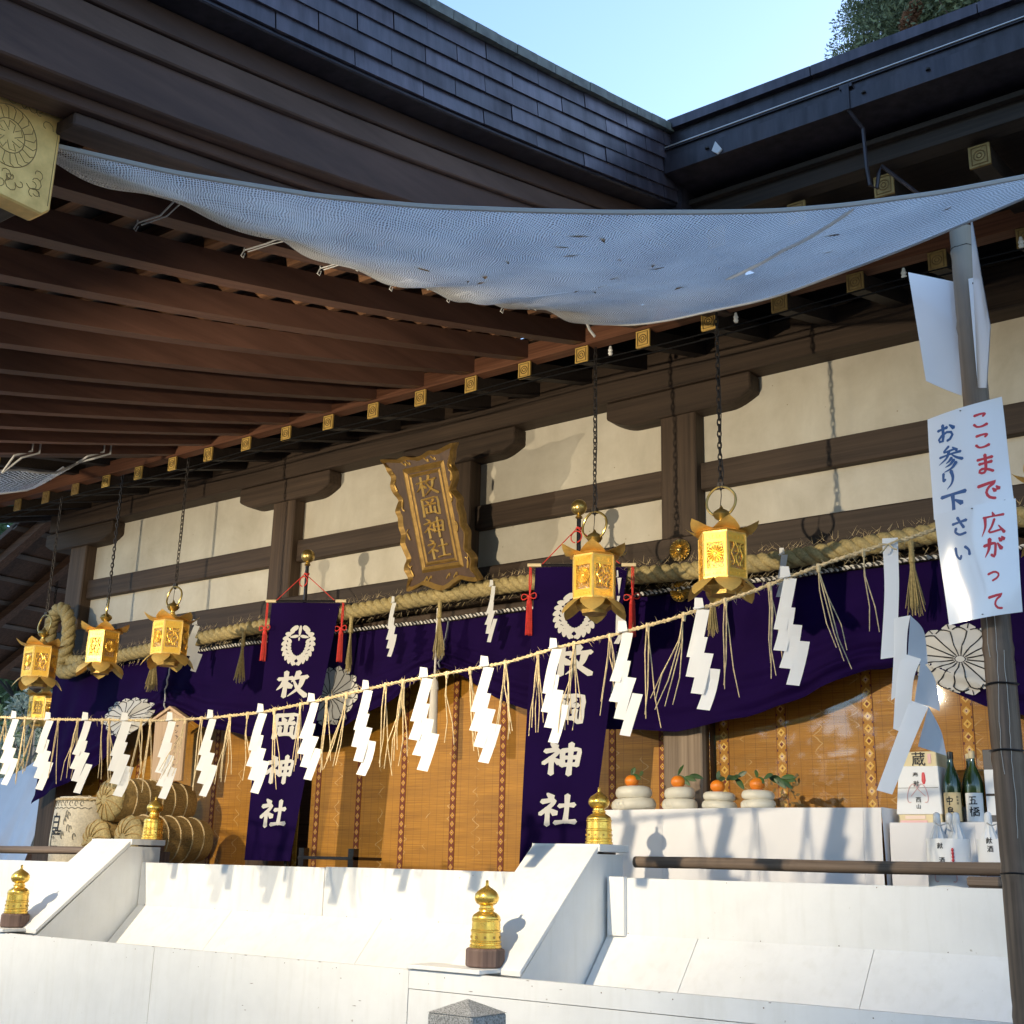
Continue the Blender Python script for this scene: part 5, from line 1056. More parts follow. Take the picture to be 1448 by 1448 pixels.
# the red and blue notice: two laminated sheets
sg = thing('notice', 'laminated white notice with blue and red brush lettering, two sheets one above the other', 'notice', (XB, 4.70, .95))
def sheet(TL, TR, BLc, BRc, bow, nm):
    TL, TR, BLc, BRc = map(Vector, (TL, TR, BLc, BRc)); nr = (TR-TL).cross(BLc-TL).normalized(); nr = nr if nr.y < 0 else -nr
    def S(x, y, h=0): p = TL.lerp(TR, x).lerp(BLc.lerp(BRc, x), y); return p+nr*(h+bow*math.sin(math.pi*x)*(1+.4*math.sin(3*y))+.004*math.sin(y*5+x*4))
    b = MB(); n = 18; V = []
    for h in (0, -.0012):
        for j in range(n+1):
            for i in range(n+1): V.append(S(i/n, j/n, h))
    m = (n+1)**2; F = [(o+j*(n+1)+i, o+j*(n+1)+i+1, o+(j+1)*(n+1)+i+1, o+(j+1)*(n+1)+i) for o in (0, m) for j in range(n) for i in range(n)]
    b.add(V, F); part(nm, b, LAMINATE, sg, smooth=True, ang=180); return S
ysg = 5.155
S1 = sheet((-1.585, 5.175, 1.956), (-1.256, 5.145, 1.985), (-1.5855, 5.155, 1.488), (-1.240, 5.125, 1.504), .010, 'upper_sheet')
S2 = sheet((-1.578, 5.146, 1.503), (-1.232, 5.114, 1.517), (-1.551, 5.140, 1.018), (-1.246, 5.118, 1.039), .018, 'lower_sheet')
def col_(S, chars, x0, ys, sz, mat, asp):
    for ch, y0, s_ in zip(chars, ys, sz):
        b = MB(); brush(b, ch, lambda x, y, h: S(x0+s_*x, y0+s_*asp*y, h), 10 if ch in '参広' else 15, .00025, 0, .0006); part('character', b, mat, sg, recalc=False)
asp = .31/.43
col_(S1, 'ここまで', .58, (.08, .28, .50, .75), (.24, .24, .27, .28), REDINK, asp)
col_(S1, 'お参り下', .11, (.10, .335, .57, .77), (.28, .34, .25, .34), BLUEINK, asp)
col_(S2, '広がって', .58, (.085, .315, .56, .80), (.30, .26, .20, .22), REDINK, asp)
col_(S2, 'さい', .2, (.07, .31), (.25, .24), BLUEINK, asp)
b = MB()
for S, pts in ((S1, ((.47, .03), (.9, .97))), (S2, ((.5, .025), (.5, .97)))):
    for x, y in pts:
        p = S(x, y, .002); b.lathe([(.004, -.001), (.004, .001)], p, 8)
part('tack', b, IRON, sg)
# blank boards above, seen from behind and edge on
bd1 = thing('blank_notice', 'blank white sheet fixed to the left side of the bamboo pole near its top', 'notice', (-1.539, 5.275, 2.418))
b = MB(); p = [(-1.640, 5.231, 2.720), (-1.596, 5.231, 2.163), (-1.456, 5.275, 2.075), (-1.429, 5.308, 2.637)]
q = [Vector(v) for v in p]; n_ = (q[1]-q[0]).cross(q[3]-q[0]).normalized()*.003
def quad(b, q, n_, k=8):
    V = []
    for h in (0, 1):
        for j in range(k+1):
            for i in range(k+1): V.append(q[0].lerp(q[3], i/k).lerp(q[1].lerp(q[2], i/k), j/k)+n_*h+n_*2.5*math.sin(i/k*3.1)*math.sin(j/k*5))
    m = (k+1)**2; b.add(V, [(o+j*(k+1)+i, o+j*(k+1)+i+1, o+(j+1)*(k+1)+i+1, o+(j+1)*(k+1)+i) for o in (0, m) for j in range(k) for i in range(k)])
quad(b, q, n_); part('sheet', b, LAMINATE, bd1, smooth=True, ang=180)
bd2 = thing('blank_notice', 'blank white sheet seen nearly edge on at the right side of the bamboo pole top', 'notice', (-1.319, 5.220, 2.418))
b = MB(); q = [Vector(v) for v in ((-1.325, 5.209, 2.929), (-1.332, 5.187, 2.093), (-1.264, 5.033, 2.253), (-1.264, 5.033, 2.473))]
quad(b, [Vector((-1.316, 5.15, 2.885)), Vector((-1.357, 5.17, 2.057)), Vector((-1.285, 5.03, 1.992)), Vector((-1.240, 5.0, 2.25))], Vector((.003, .001, 0))); part('sheet', b, LAMINATE, bd2, smooth=True, ang=180)
b = MB(); b.obox((-1.340, 5.189, 2.330), (.020, 0, 0), (0, .003, 0), (.0, 0, .258)); part('batten', b, LAMINATE, bd2)
b = MB()
for z in (2.12, 2.26, 2.42, 2.56): b.lathe([(.004, -.003), (.004, .003)], (-1.340, 5.184, z), 8)
part('nail', b, IRON, bd2)
# ================================================================== offering tables under linen
def table(x0, x1, y0, y1, zt, lab, clab):
    t = thing('altar_table', lab, 'table', ((x0+x1)/2, (y0+y1)/2, -.36))
    b = MB(); b.box(x0+.03, x1-.03, y0+.03, y1-.02, zt-.045, zt-.012); part('table_top', b, PALEW, t)
    for x in (x0+.08, x1-.08):
        for y in (y0+.08, y1-.08):
            b = MB(); b.box(x-.03, x+.03, y-.03, y+.03, -.36, zt-.045); part('leg', b, PALEW, t)
    c = thing('linen_cloth', clab, 'tablecloth', ((x0+x1)/2, (y0+y1)/2, -.3))
    b = MB(); n = 150
    def front(u, v):
        x = lerp(x0, x1, u); z = zt-v*(zt+.34); w_ = .010*math.sin(x*9+math.sin(x*4))*v+.006*math.sin(x*23+2*v)*v+.012*math.exp(-((x-x1+.05)/.06)**2)*math.sin(v*2)
        return (x+.012*math.sin(v*3+x*5)*v, y0-.004-w_-.02*v, z+.003*math.sin(x*3))
    b.grid(front, n, 26)
    b.grid(lambda u, v: (lerp(x0, x1, u), lerp(y0-.004, y1, v), zt+.003*math.sin(lerp(x0, x1, u)*3)*(1-v)), n, 6)
    b.grid(lambda u, v: (x1+.01*math.sin(v*3)+.012*v*math.sin(u*9), lerp(y0-.004, y1, u), zt-v*(zt+.34)), 12, 10)
    b.grid(lambda u, v: (x0-.01*math.sin(v*3)-.012*v*math.sin(u*9), lerp(y0-.004, y1, u), zt-v*(zt+.34)), 12, 10)
    part('cloth', b, LINEN, c, smooth=True, ang=50)
    for x in np.arange(x0+.5, x1, .7):
        b = MB(); b.tube([front((x-x0)/(x1-x0), v)[:1]+(front((x-x0)/(x1-x0), v)[1]-.0015, front((x-x0)/(x1-x0), v)[2]) for v in np.linspace(0.02, 1, 12)], .0018, 4); part('fold_crease', b, LINEN, c)
table(-4.75, -2.735, 7.45, 7.9, .400, 'pale wooden altar table carrying the rice cakes, hidden under linen', 'white linen cloth over the higher table with the four rice cakes')
table(-2.70, .2, 7.48, 7.9, .313, 'pale wooden altar table carrying sake bottles and cartons under linen', 'white linen cloth over the lower table with sake bottles')
# rice cakes with mandarins
def cake(x, y, z, r, hh, lab, leaf, seed):
    t = thing('rice_cake', lab, 'rice cake', (x, y, z))
    def lump(b, cx_, cy_, sd):
        b.v = [(cx_+(p[0]-cx_)*(1+.035*math.sin(2*math.atan2(p[1]-cy_, p[0]-cx_)+sd)+.02*math.sin(3*math.atan2(p[1]-cy_, p[0]-cx_)+sd*2)+.008*math.sin(p[2]*90+sd)), cy_+(p[1]-cy_)*(1+.03*math.sin(2*math.atan2(p[1]-cy_, p[0]-cx_)+sd)), p[2]+.05*(p[0]-cx_)*math.sin(sd*1.7)) for p in b.v]
    def pad(r, h, z0): return [(r*.86, z0), (r*.97, z0+h*.16), (r, z0+h*.42), (r*.96, z0+h*.70), (r*.84, z0+h*.90), (r*.6, z0+h*.985), (.01, z0+h)]
    b = MB(); b.lathe(pad(r, hh*.52, 0), (x, y, z), 36); lump(b, x, y, seed); part('lower_cake', b, MOCHI, t, smooth=True)
    b = MB(); b.lathe(pad(r*.87, hh*.52, hh*.50), (x, y, z), 36); lump(b, x, y, seed+3); part('upper_cake', b, MOCHI, t, smooth=True)
    b = MB(); rs = random.Random(seed)
    for a in (-1.75, -1.5, -1.95): # creases of the wrapping film
        b.tube([(x+r*1.003*math.cos(a+.06*math.sin(q*9)), y+r*1.003*math.sin(a+.06*math.sin(q*9)), z+hh*.5*q) for q in np.linspace(.12, .62, 6)], .0013, 4)
    part('film_crease', b, plain('film_crease', (.5, .48, .42), .4), t)
    zo = z+hh*1.0; ro = .05; ox = x+.004*seed-.01
    b = MB(); b.lathe([(.004, 0)]+[(ro*math.sin(q)*(1+.0*q), ro*.86-ro*.86*math.cos(q)) for q in np.linspace(.2, 2.85, 14)]+[(.009, ro*1.66), (.003, ro*1.62)], (ox, y-.02, zo-.006), 24); part('mandarin', b, ORANGE, t, smooth=True, ang=180)
    b = MB()
    for k in range(leaf):
        a = rs.uniform(-1.2, 1.0) if k else 1.4; L = rs.uniform(.07, .11); st = Vector((ox, y-.02, zo+ro*1.6)); d = Vector((math.cos(a)*.9, rs.uniform(-.5, .3), math.sin(a)*.5+.15)).normalized()
        if k > 1: st = st+Vector((.025*k, rs.uniform(-.03, .03), .015*rs.uniform(-1, 1)))
        s_ = d.cross(Vector((rs.uniform(-.4, .4), -1, .4))).normalized(); V = []
        for i in range(7):
            q = i/6; wd = .019*math.sin(math.pi*(.05+.95*q))**.8; p = st+d*L*q+Vector((0, 0, -.05*q*q*L*8*.5)); V += [p-s_*wd, p+Vector((0, 0, .004)), p+s_*wd]
        b.add(V, [(i*3+j, i*3+j+1, i*3+4+j, i*3+3+j) for i in range(6) for j in (0, 1)])
    b.tube([(ox, y-.02, zo+ro*1.62), (ox+.006, y-.02, zo+ro*1.62+.03)], .003, 5)
    part('leaf', b, LEAF, t, kind='stuff', recalc=False)
cake(-4.595, 7.64, .403, .154, .164, 'largest stacked rice cake topped by a mandarin, leftmost on the linen table', 3, 1)
cake(-4.225, 7.64, .403, .123, .151, 'stacked rice cake with split mandarin in front of the brown post', 4, 2)
cake(-3.925, 7.64, .403, .123, .116, 'stacked rice cake with mandarin, third along the linen table', 7, 3)
cake(-3.638, 7.64, .403, .121, .123, 'stacked rice cake with long leafy mandarin sprig, rightmost on the linen table', 9, 4)
# dry leaves hanging beside the rightmost cake
b = MB(); rs = random.Random(4)
for k in range(34):
    p = Vector((-3.55+rs.uniform(0, .2), 7.65+rs.uniform(-.03, .05), .62-rs.uniform(0, .2))); d = Vector((rs.uniform(-.3, 1), rs.uniform(-.5, .5), rs.uniform(-1, .2))).normalized()*rs.uniform(.03, .055); s_ = d.cross(Vector((0, 1, .2))).normalized()*.011; b.add([p, p+d*.5+s_, p+d, p+d*.5-s_], [(0, 1, 2, 3)])
b.tube([(-3.61, 7.63, .59), (-3.53, 7.64, .62), (-3.43, 7.65, .57), (-3.38, 7.66, .47)], .004, 5)
solo('leaf_sprig', b, LEAFD, 'browned leaf sprig drooping right of the rightmost rice cake', 'sprig', (-3.53, 7.65, .42), recalc=False)
# cartons and bottles
def flatx(o, w, h): return lambda x, y, q: (o[0]+w*x, o[1]-q, o[2]-h*y)
ct = thing('sake_carton', 'cream sake carton wrapped in a white gift sheet with brush writing', 'carton', (-2.559, 7.67, 0.3101)); x0, x1 = -2.693, -2.424
b = MB(); b.prism([(x0, 0.3101), (x1, 0.3101), (x1-.01, 0.7392), (x0+.035, 0.7392)], 7.61, 7.81, 'xz'); part('carton', b, BOXP, ct, bevel=.004)
b = MB(); b.prism([(x0-.005, 0.3639), (x1+.004, 0.3639), (x1-.002, 0.6492), (x0+.026, 0.6534)], 7.602, 7.75, 'xz'); part('gift_sheet', b, WRAP, ct, bevel=.003)
def write(parent, chars, mat, yv, h=.0012, nm='lettering'):
    for ch, x, z, s_ in chars:
        b = MB(); (glyph if ch not in KJ else (lambda m, c, f, h=h: brush(m, c, f, 12)))(b, ch, flatx((x, yv, z), s_, s_), h); part(nm, b, mat, parent, recalc=False)
write(ct, (('蔵', -2.585, 0.7361, .085),), BLACK, 7.608)
write(ct, (('奉', -2.583, 0.6151, .036), ('献', -2.58, 0.5634, .036), ('西', -2.572, 0.4652, .032), ('山', -2.57, 0.4239, .028)), BLACK, 7.6)
b = MB(); b.lathe([(.006, 0), (.013, .02), (.011, .05), (.007, .07)], n=6); V = [(-2.517+x*1.0, 7.601+.25*y, 0.5428+z) for x, y, z in b.v]; b.v = V; part('red_seal', b, REDINK, ct)
b = MB(); 
for s_ in (-1, 1): b.tube([(-2.559+s_*.065*math.sin(q)*(.4+q/3), 7.599, 0.5169+.04*math.sin(2*q)-.018*q) for q in np.linspace(0, 2.6, 16)], .0022, 4)
b.tube([(-2.559, 7.599, 0.5169), (-2.6, 7.599, 0.4704)], .002, 4); b.tube([(-2.559, 7.599, 0.5169), (-2.512, 7.599, 0.4704)], .002, 4)
part('cord_print', b, PINKINK, ct); b = MB(); b.box(-2.678, -2.432, 7.599, 7.601, 0.52, 0.5221); part('cord_line', b, SEAM, ct)
b = MB(); b.box(-2.647, -2.523, 7.6065, 7.6085, 0.336, 0.3567); part('grey_stamp', b, SCREENW, ct); b = MB(); b.box(-2.678, -2.512, 7.6065, 7.6085, 0.3133, 0.3288); part('red_stamp', b, PINKINK, ct); b = MB(); b.box(-2.486, -2.466, 7.6065, 7.6085, 0.6668, 0.7237); part('red_stamp', b, PINKINK, ct)
c2 = thing('sake_carton', 'tall dark carton with a white gift sheet, half hidden behind the bamboo pole', 'carton', (-2.099, 7.67, 0.3101))
b = MB(); b.box(-2.161, -2.016, 7.62, 7.75, 0.3101, 0.7392); part('carton', b, DARKBOX, c2, bevel=.003); b = MB(); b.box(-2.158, -2.011, 7.612, 7.73, 0.3567, 0.6203); part('gift_sheet', b, WRAP, c2, bevel=.002)
b = MB(); b.box(-2.156, -2.013, 7.61, 7.612, 0.4807, .4675); part('cord_line', b, SEAM, c2)
def bottle(x, y, lab, glass, cap, lmat, chars, lz):
    t = thing('sake_bottle', lab, 'bottle', (x, y, 0.3101)); r = .053
    pr_ = [(r*.92, 0), (r, .006), (r, .215), (r*.97, .24), (r*.80, .275), (r*0.5376, 0.3153), (r*0.3722, 0.336), (r*0.3101, 0.3567), (r*.285, 0.3825), (r*.285, 0.397)]
    b = MB(); b.lathe(pr_, (x, y, 0.3101), 28); part('glass', b, glass, t, smooth=True, ang=60)
    b = MB(); b.lathe([(r*0.3412, 0.3804), (r*0.3515, 0.3846), (r*0.3515, 0.4218), (r*.2, 0.4259)], (x, y, 0.3101), 18); part('cap', b, cap, t, smooth=True)
    b = MB(); A = np.linspace(-math.pi/2-1.292, -math.pi/2+1.25, 17); V = [(x+(r+.0008)*math.cos(a), y+(r+.0008)*math.sin(a), z) for z in lz for a in A]; b.add(V, [(i, i+1, 17+i+1, 17+i) for i in range(16)]); part('label', b, lmat, t, recalc=False, smooth=True)
    def cyl(a0, z0, s_): return lambda u, v, h: (x+(r+.0014+h)*math.cos(a0+s_*u/r), y+(r+.0014+h)*math.sin(a0+s_*u/r), z0-s_*v)
    for ch, a, z, s_, m in chars:
        b = MB(); (brush if ch in KJ else glyph)(b, ch, cyl(a, z, s_), *((13,) if ch in KJ else (.0002,))); part('lettering', b, m, t, recalc=False)
KJ['中'] = [('v',[(18,28),(22,62)]),('k',[(18,28),(82,26),(78,58)]),('h',[(22,60),(80,57)]),('v',[(50,4),(50,98)])]
KJ['島'] = [('f',[(50,2),(40,12)]),('v',[(28,13),(28,58)]),('k',[(28,13),(74,12),(73,44)]),('h',[(30,28),(73,28)]),('h',[(30,43),(73,43)]),('k',[(28,58),(88,57),(84,96),(72,90)]),('v',[(22,70),(22,90),(64,88)]),('v',[(44,66),(44,88)])]
KJ['五'] = [('h',[(14,12),(86,10)]),('v',[(46,12),(36,90)]),('k',[(26,48),(74,46),(70,90)]),('h',[(6,92),(96,91)])]
KJ['橋'] = [('h',[(4,32),(40,28)]),('v',[(22,4),(22,98)]),('f',[(21,34),(4,68)]),('h',[(48,14),(94,10)]),('f',[(70,14),(46,44)]),('p',[(72,20),(97,42)]),('v',[(46,60),(45,98)]),('k',[(46,60),(94,58),(92,96)]),('h',[(58,44),(84,44)]),('v',[(60,72),(60,88)]),('h',[(60,88),(80,88)])]
bottle(-2.359, 7.64, 'green sake bottle with a kraft label, left of the two standing bottles', BOTTLE, LACQ, LABELC, (('中', -math.pi/2-.62, 0.4673, .052, BLACK), ('島', -math.pi/2-.60, 0.4053, .052, BLACK), ('屋', -math.pi/2-.55, 0.3453, .046, BLACK), ('純', -math.pi/2+.62, 0.4704, .014, BLACK), ('米', -math.pi/2+.62, 0.4518, .014, BLACK), ('酒', -math.pi/2+.62, 0.4332, .014, BLACK)), (0.3226, 0.49))
bottle(-2.23, 7.64, 'olive green sake bottle with a white label, right of the two standing bottles', BOTTLE2, BONE, WRAP, (('五', -math.pi/2-0.4652, 0.4673, .05, BLACK), ('橋', -math.pi/2-0.4342, 0.4053, .056, BLACK)), (0.3184, 0.4859))
for x, y, lb in ((-2.3, 7.81, 'brown sake bottle behind the gap between the two green bottles'), (-2.15, 7.8, 'olive sake bottle partly behind the dark carton'), (-2.44, 7.82, 'dark brown bottle behind the cream sake carton')):
    bottle(x, y, lb, BOTTLE2, BONE, WRAP, (), (0.3205, 0.4135))
def bundle(x, y, zt, lab, n, wrapmat, chars, extra):
    t = thing('wrapped_bottles', lab, 'bottle bundle', (x, y, -.34)); rx = .118; z0 = zt-.405
    for k in range(n):
        bx = x-.05+.105*k/(max(1, n-1)); by = y+(.0 if k != 1 else .05)
        b = MB(); b.lathe([(.05, z0), (.05, z0+.24), (.042, z0+.27), (.032, z0+.295), (.022, z0+.325), (.0165, z0+.338), (.02, z0+.35), (.019, z0+.385), (.016, z0+.398), (.006, z0+.404)], (bx, by, 0), 20)
        V = []
        for p in b.v:
            a = math.atan2(p[1]-by, p[0]-bx); rr = 1+(.05 if p[2] < z0+.25 else .13)*math.sin(a*10+p[2]*9); V.append((bx+(p[0]-bx)*rr, by+(p[1]-by)*rr, p[2]))
        b.v = V; part('wrapped_bottle', b, wrapmat, t, smooth=True, ang=60)
    b = MB(); A = np.linspace(0, 2*math.pi, 33); b.add([(x+rx*math.cos(a)*(1+.02*math.sin(3*a)), y+.075*math.sin(a), z) for z in (z0, z0+.262) for a in A[:-1]], [(i, (i+1) % 32, 32+(i+1) % 32, 32+i) for i in range(32)]); part('paper_band', b, WRAP, t, smooth=True)
    def ell(x0, zz, s_): return lambda u, v, h: (x0+s_*u, y-.0765*math.sqrt(max(.02, 1-((x0+s_*u-x)/rx)**2))-h, zz-s_*v)
    for ch, dx, dz, s_ in chars:
        b = MB(); glyph(b, ch, ell(x+dx, zt+dz, s_), .001); part('lettering', b, BLACK, t, recalc=False)
    b = MB(); sx_ = x+.045
    for k in range(4): b.lathe([(.003, 0), (.008, .008), (.006, .016), (.003, .02)], (sx_, y-.0775*math.sqrt(1-(.045/rx)**2)-.0, zt-.262-.018*k+.05), 6)
    part('red_seal', b, REDINK, t)
    b = MB()
    for s_ in (-1, 1): b.tube([(x+s_*.06*math.sin(q)*(.4+q/3), y-.079*math.sqrt(max(.02, 1-(s_*.06*math.sin(q)*(.4+q/3)/rx)**2)), zt-.31+.035*math.sin(2*q)-.01*q) for q in np.linspace(0, 2.6, 14)], .0026, 4)
    part('cord_print', b, PINKINK, t)
    b = MB(); b.tube([(x-.05, y-.03, z0+.345), (x-.02, y-.05, z0+.33), (x+.02, y-.03, z0+.345), (x+.045, y-.05, z0+.30)], .004, 5); part('tie', b, NETHEM, t)
    b = MB(); b.lathe([(.13, -.34), (.13, z0-.005), (.01, z0)], (x, y, 0), 6); part('box_stand', b, WRAP, t)
bundle(-2.20, 6.97, .345, 'bottles in grey film with a white paper band, left bundle behind the rail', 3, CLEARW, (('献', -.035, -.165, .032), ('酒', -.03, -.24, .032)), 0)
bundle(-1.925, 6.97, .345, 'bottles in white wrap with a white paper band beside the bamboo pole', 3, WRAP, (('献', -.05, -.135, .034), ('酒', -.048, -.178, .034)), 0)
# ================================================================== straw bales and sake cask
def bale(x, z, y0, L, r, lab):
    t = thing('straw_bale', lab, 'straw bale', (x, y0, z-r)); G = 'straw rice bales stacked by the cask'; t['group'] = G
    b = MB(); n = 40; secs = []
    for i in range(15):
        q = i/14; rr = r*(1-.10*(2*q-1)**4)*(1-.012*(i % 3 == 0)); secs.append([(x+rr*math.cos(a)*(1+.006*((k*7) % 3)), y0+L*q, z+rr*math.sin(a)*(1+.006*((k*5) % 3))) for k, a in enumerate(np.linspace(0, 2*math.pi, n+1)[:-1])])
    b.loft(secs, cap=True); part('straw_body', b, STRAWD, t, smooth=True, ang=50)
    b = MB()   # reeds laid lengthwise
    for k in range(64):
        a = 2*math.pi*k/64; b.tube([(x+r*(.985 if q in (0, 1) else 1.0)*(1-.10*(2*q-1)**4)*math.cos(a+.015*math.sin(k*3+q*4)), y0+.01+(L-.02)*q, z+r*(1-.10*(2*q-1)**4)*math.sin(a+.015*math.sin(k*3+q*4))) for q in (0, .25, .5, .75, 1)], .0045, 4)
    part('reed', b, STRAWD, t, kind='stuff')
    for q in (.16, .33, .5, .67, .84):
        b = MB(); rr = r*(1-.10*(2*q-1)**4)+.006; P_ = [(x+rr*math.cos(a), y0+L*q+.004*math.sin(a*3), z+rr*math.sin(a)) for a in np.linspace(0, 2*math.pi, 37)]; twisted(b, P_, .004, .0055, .05, 2, .02, 5); part('binding_rope', b, STRAWP, t)
    b = MB(); secs = []
    for i in range(7):
        q = i/6; rr = r*.93*math.cos(q*1.35)+.004; secs.append([(x+rr*math.cos(a)*(1+.03*math.sin(a*9+i)), y0-.075*math.sin(q*1.5), z+rr*math.sin(a)*(1+.03*math.sin(a*9+i))) for a in np.linspace(0, 2*math.pi, 33)[:-1]])
    b.loft(secs); part('end_pad', b, STRAW, t, smooth=True)
    b = MB()
    for k in range(12):
        a = 2*math.pi*k/12; b.tube([(x+r*.93*math.cos(q*1.35)*math.cos(a+q*.5)*1.02, y0-.082*math.sin(q*1.5), z+r*.93*math.cos(q*1.35)*math.sin(a+q*.5)*1.02) for q in np.linspace(0, 1, 7)], .0055, 5)
    b.tube([(x+r*.9*math.cos(a), y0-.012, z+r*.9*math.sin(a)) for a in np.linspace(0, 6.28, 30)], .006, 5); b.tube([(x+r*.55*math.cos(a), y0-.062, z+r*.55*math.sin(a)) for a in np.linspace(0, 6.28, 24)], .0045, 5)
    part('end_lacing', b, STRAWD, t)  # browner straw on the lacing paints in the shadows of the cords
    b = MB()
    for k in range(24):
        rs = random.Random(k+int(x*100)); a = rs.uniform(0, 6.28); q = rs.uniform(.1, .9); p = Vector((x+r*q*math.cos(a), y0-.05, z+r*q*math.sin(a))); d = Vector((rs.uniform(-.3, .3), -1, rs.uniform(-.5, .3)))*rs.uniform(.02, .05); s_ = Vector((.0016, 0, .001)); b.add([p-s_, p+s_, p+d], [(0, 1, 2)])
    part('stray_straw', b, STRAWP, t, kind='stuff', recalc=False)
bale(-9.87, .505, 7.08, .85, .205, 'topmost straw rice bale laid on two others beside the sake cask')
bale(-9.98, .135, 7.06, .82, .205, 'lower left straw rice bale, mostly hidden behind the white ramp top')
bale(-9.48, .165, 7.04, .80, .205, 'lower right straw rice bale behind the upper left gilt finial')
ck = thing('sake_cask', 'round sake cask wrapped in printed straw matting, left of the straw bales', 'sake cask', (-10.76, 7.45, -.2)); cx, cy = -10.76, 7.45
b = MB(); b.lathe([(.27, -.2), (.30, -.1), (.315, .15), (.30, .42), (.28, .52), (.26, .555), (.02, .56)], (cx, cy, 0), 40); part('matting', b, mk_straw('printed_matting', (.6, .54, .42), .12), ck, smooth=True, ang=50)
def ckf(a0, z0, s_, sy=None): 
    return lambda u, v, h: (cx+(interp(z0-(sy or s_)*v, [(-.2, .27), (-.1, .30), (.15, .315), (.42, .30), (.52, .28)])+.003+h)*math.cos(a0+s_*u/.31), cy+(interp(z0-(sy or s_)*v, [(-.2, .27), (-.1, .30), (.15, .315), (.42, .30), (.52, .28)])+.003+h)*math.sin(a0+s_*u/.31), z0-(sy or s_)*v)
for ch, a, z, s_ in (('白', -1.86, .40, .15), ('鷹', -1.88, .25, .17)):
    b = MB(); glyph(b, ch, ckf(a, z, s_, s_*1.1), .001); part('lettering', b, BLACK, ck, recalc=False)
gy = plain('grey_print', (.2, .19, .16), .8); b = MB(); rs = random.Random(8)
for k in range(9):   # printed cloud band and scrolls round the top and beside the name
    a = -2.3+k*.19; b.tube([ckf(a+.05*math.cos(q), .49+.022*math.sin(q), .01)(0, 0, .0) for q in np.linspace(0, 5.2, 12)], .004, 4)
b.tube([ckf(-2.4+i*.05, .445+.008*math.sin(i*1.5), .01)(0, 0, 0) for i in range(40)], .004, 4); b.tube([ckf(-2.4+i*.05, .515, .01)(0, 0, 0) for i in range(40)], .003, 4)
for k in range(10):
    a, z = -1.32+rs.uniform(0, .42), rs.uniform(.12, .40); b.tube([ckf(a+.045*math.cos(q*1.6)*(1-q*.15), z+.03*math.sin(q*1.6), .01)(0, 0, 0) for q in np.linspace(0, 3, 9)], .005, 4)
part('print', b, gy, ck)
b = MB(); twisted(b, [(cx+.285*math.cos(a), cy+.285*math.sin(a), .53) for a in np.linspace(0, 6.28, 40)], .007, .009, .06, 2, .02, 5)
for a in (-2.7, -1.9, -1.1, -.4): b.tube([(cx+.29*math.cos(a), cy+.29*math.sin(a), .53), (cx+.1*math.cos(a), cy+.1*math.sin(a), .566), (cx, cy, .57)], .007, 5)
part('rope_binding', b, STRAWP, ck)
# dark low stand behind the left banner's foot
ds = thing('lacquer_stand', 'black lacquer stand between the left banner foot and the middle blind', 'stand', (-7.45, 7.5, -.36))
b = MB(); b.box(-7.75, -7.12, 7.45, 7.8, .02, .045); part('top', b, LACQ, ds)
for x in (-7.72, -7.15): b = MB(); b.box(x-.03, x+.03, 7.46, 7.52, -.36, .11); part('leg', b, LACQ, ds)
# wooden tablet
wt = thing('wooden_tablet', 'pale wooden house-shaped tablet with faint ink writing, hanging before the left blind', 'tablet', (-9.95, 7.7, .7))
b = MB(); b.prism([(-10.12, .715), (-9.66, .715), (-9.67, 1.29), (-9.92, 1.40), (-10.15, 1.31)], 7.69, 7.72, 'xz'); part('board', b, PALEW, wt, bevel=.004)
b = MB(); b.prism([(-10.19, 1.300), (-9.925, 1.412), (-9.64, 1.282), (-9.64, 1.307), (-9.925, 1.442), (-10.19, 1.325)], 7.675, 7.735, 'xz'); part('coping', b, PALEW, wt)
b = MB(); rs = random.Random(12)   # brush marks too small to read in the photograph
for cx_, n, w_ in ((-9.80, 9, .030), (-9.90, 10, .03), (-10.0, 6, .026)):
    for k in range(n):
        z = 1.24-.052*k-(.06 if cx_ < -9.95 else 0)
        if rs.random() < .15: continue
        for q in range(3):
            x = cx_+rs.uniform(-w_, w_)*.6; zz = z+rs.uniform(-.014, .014); a = rs.choice([0, 0, 1.3, .7]); L = rs.uniform(.008, .018); b.add([(x-L*math.cos(a), 7.6885, zz-L*math.sin(a)-.003), (x+L*math.cos(a), 7.6885, zz+L*math.sin(a)-.003), (x+L*math.cos(a), 7.6885, zz+L*math.sin(a)+.003), (x-L*math.cos(a), 7.6885, zz-L*math.sin(a)+.003)], [(0, 1, 2, 3)])
part('ink_mark', b, BLACK, wt, kind='stuff', recalc=False)
# ================================================================== trees, tarpaulin, added woods behind the viewer
def leaf_cloud(n, centers, radii, size, seed, drape=0.):
    rg = np.random.default_rng(seed); k = len(centers); ix = rg.integers(0, k, n); c = np.array(centers)[ix]; r = np.array(radii)[ix]
    d = rg.normal(size=(n, 3)); d /= np.linalg.norm(d, axis=1)[:, None]; rad = rg.uniform(.35, 1.0, n)**.6; p = c+d*r*rad[:, None]; p[:, 2] -= drape*rad*np.hypot(d[:, 0], d[:, 1])
    a = rg.normal(size=(n, 3)); a /= np.linalg.norm(a, axis=1)[:, None]; a = a*.6+d*.8; a /= np.linalg.norm(a, axis=1)[:, None]; bq = np.cross(a, rg.normal(size=(n, 3))); bq /= np.linalg.norm(bq, axis=1)[:, None]
    s = size*rg.uniform(.5, 1.4, n)[:, None]; V = np.stack([p-a*s, p+bq*s*.38, p+a*s, p-bq*s*.38], 1).reshape(-1, 3); F = np.arange(4*n).reshape(-1, 4); return V, F
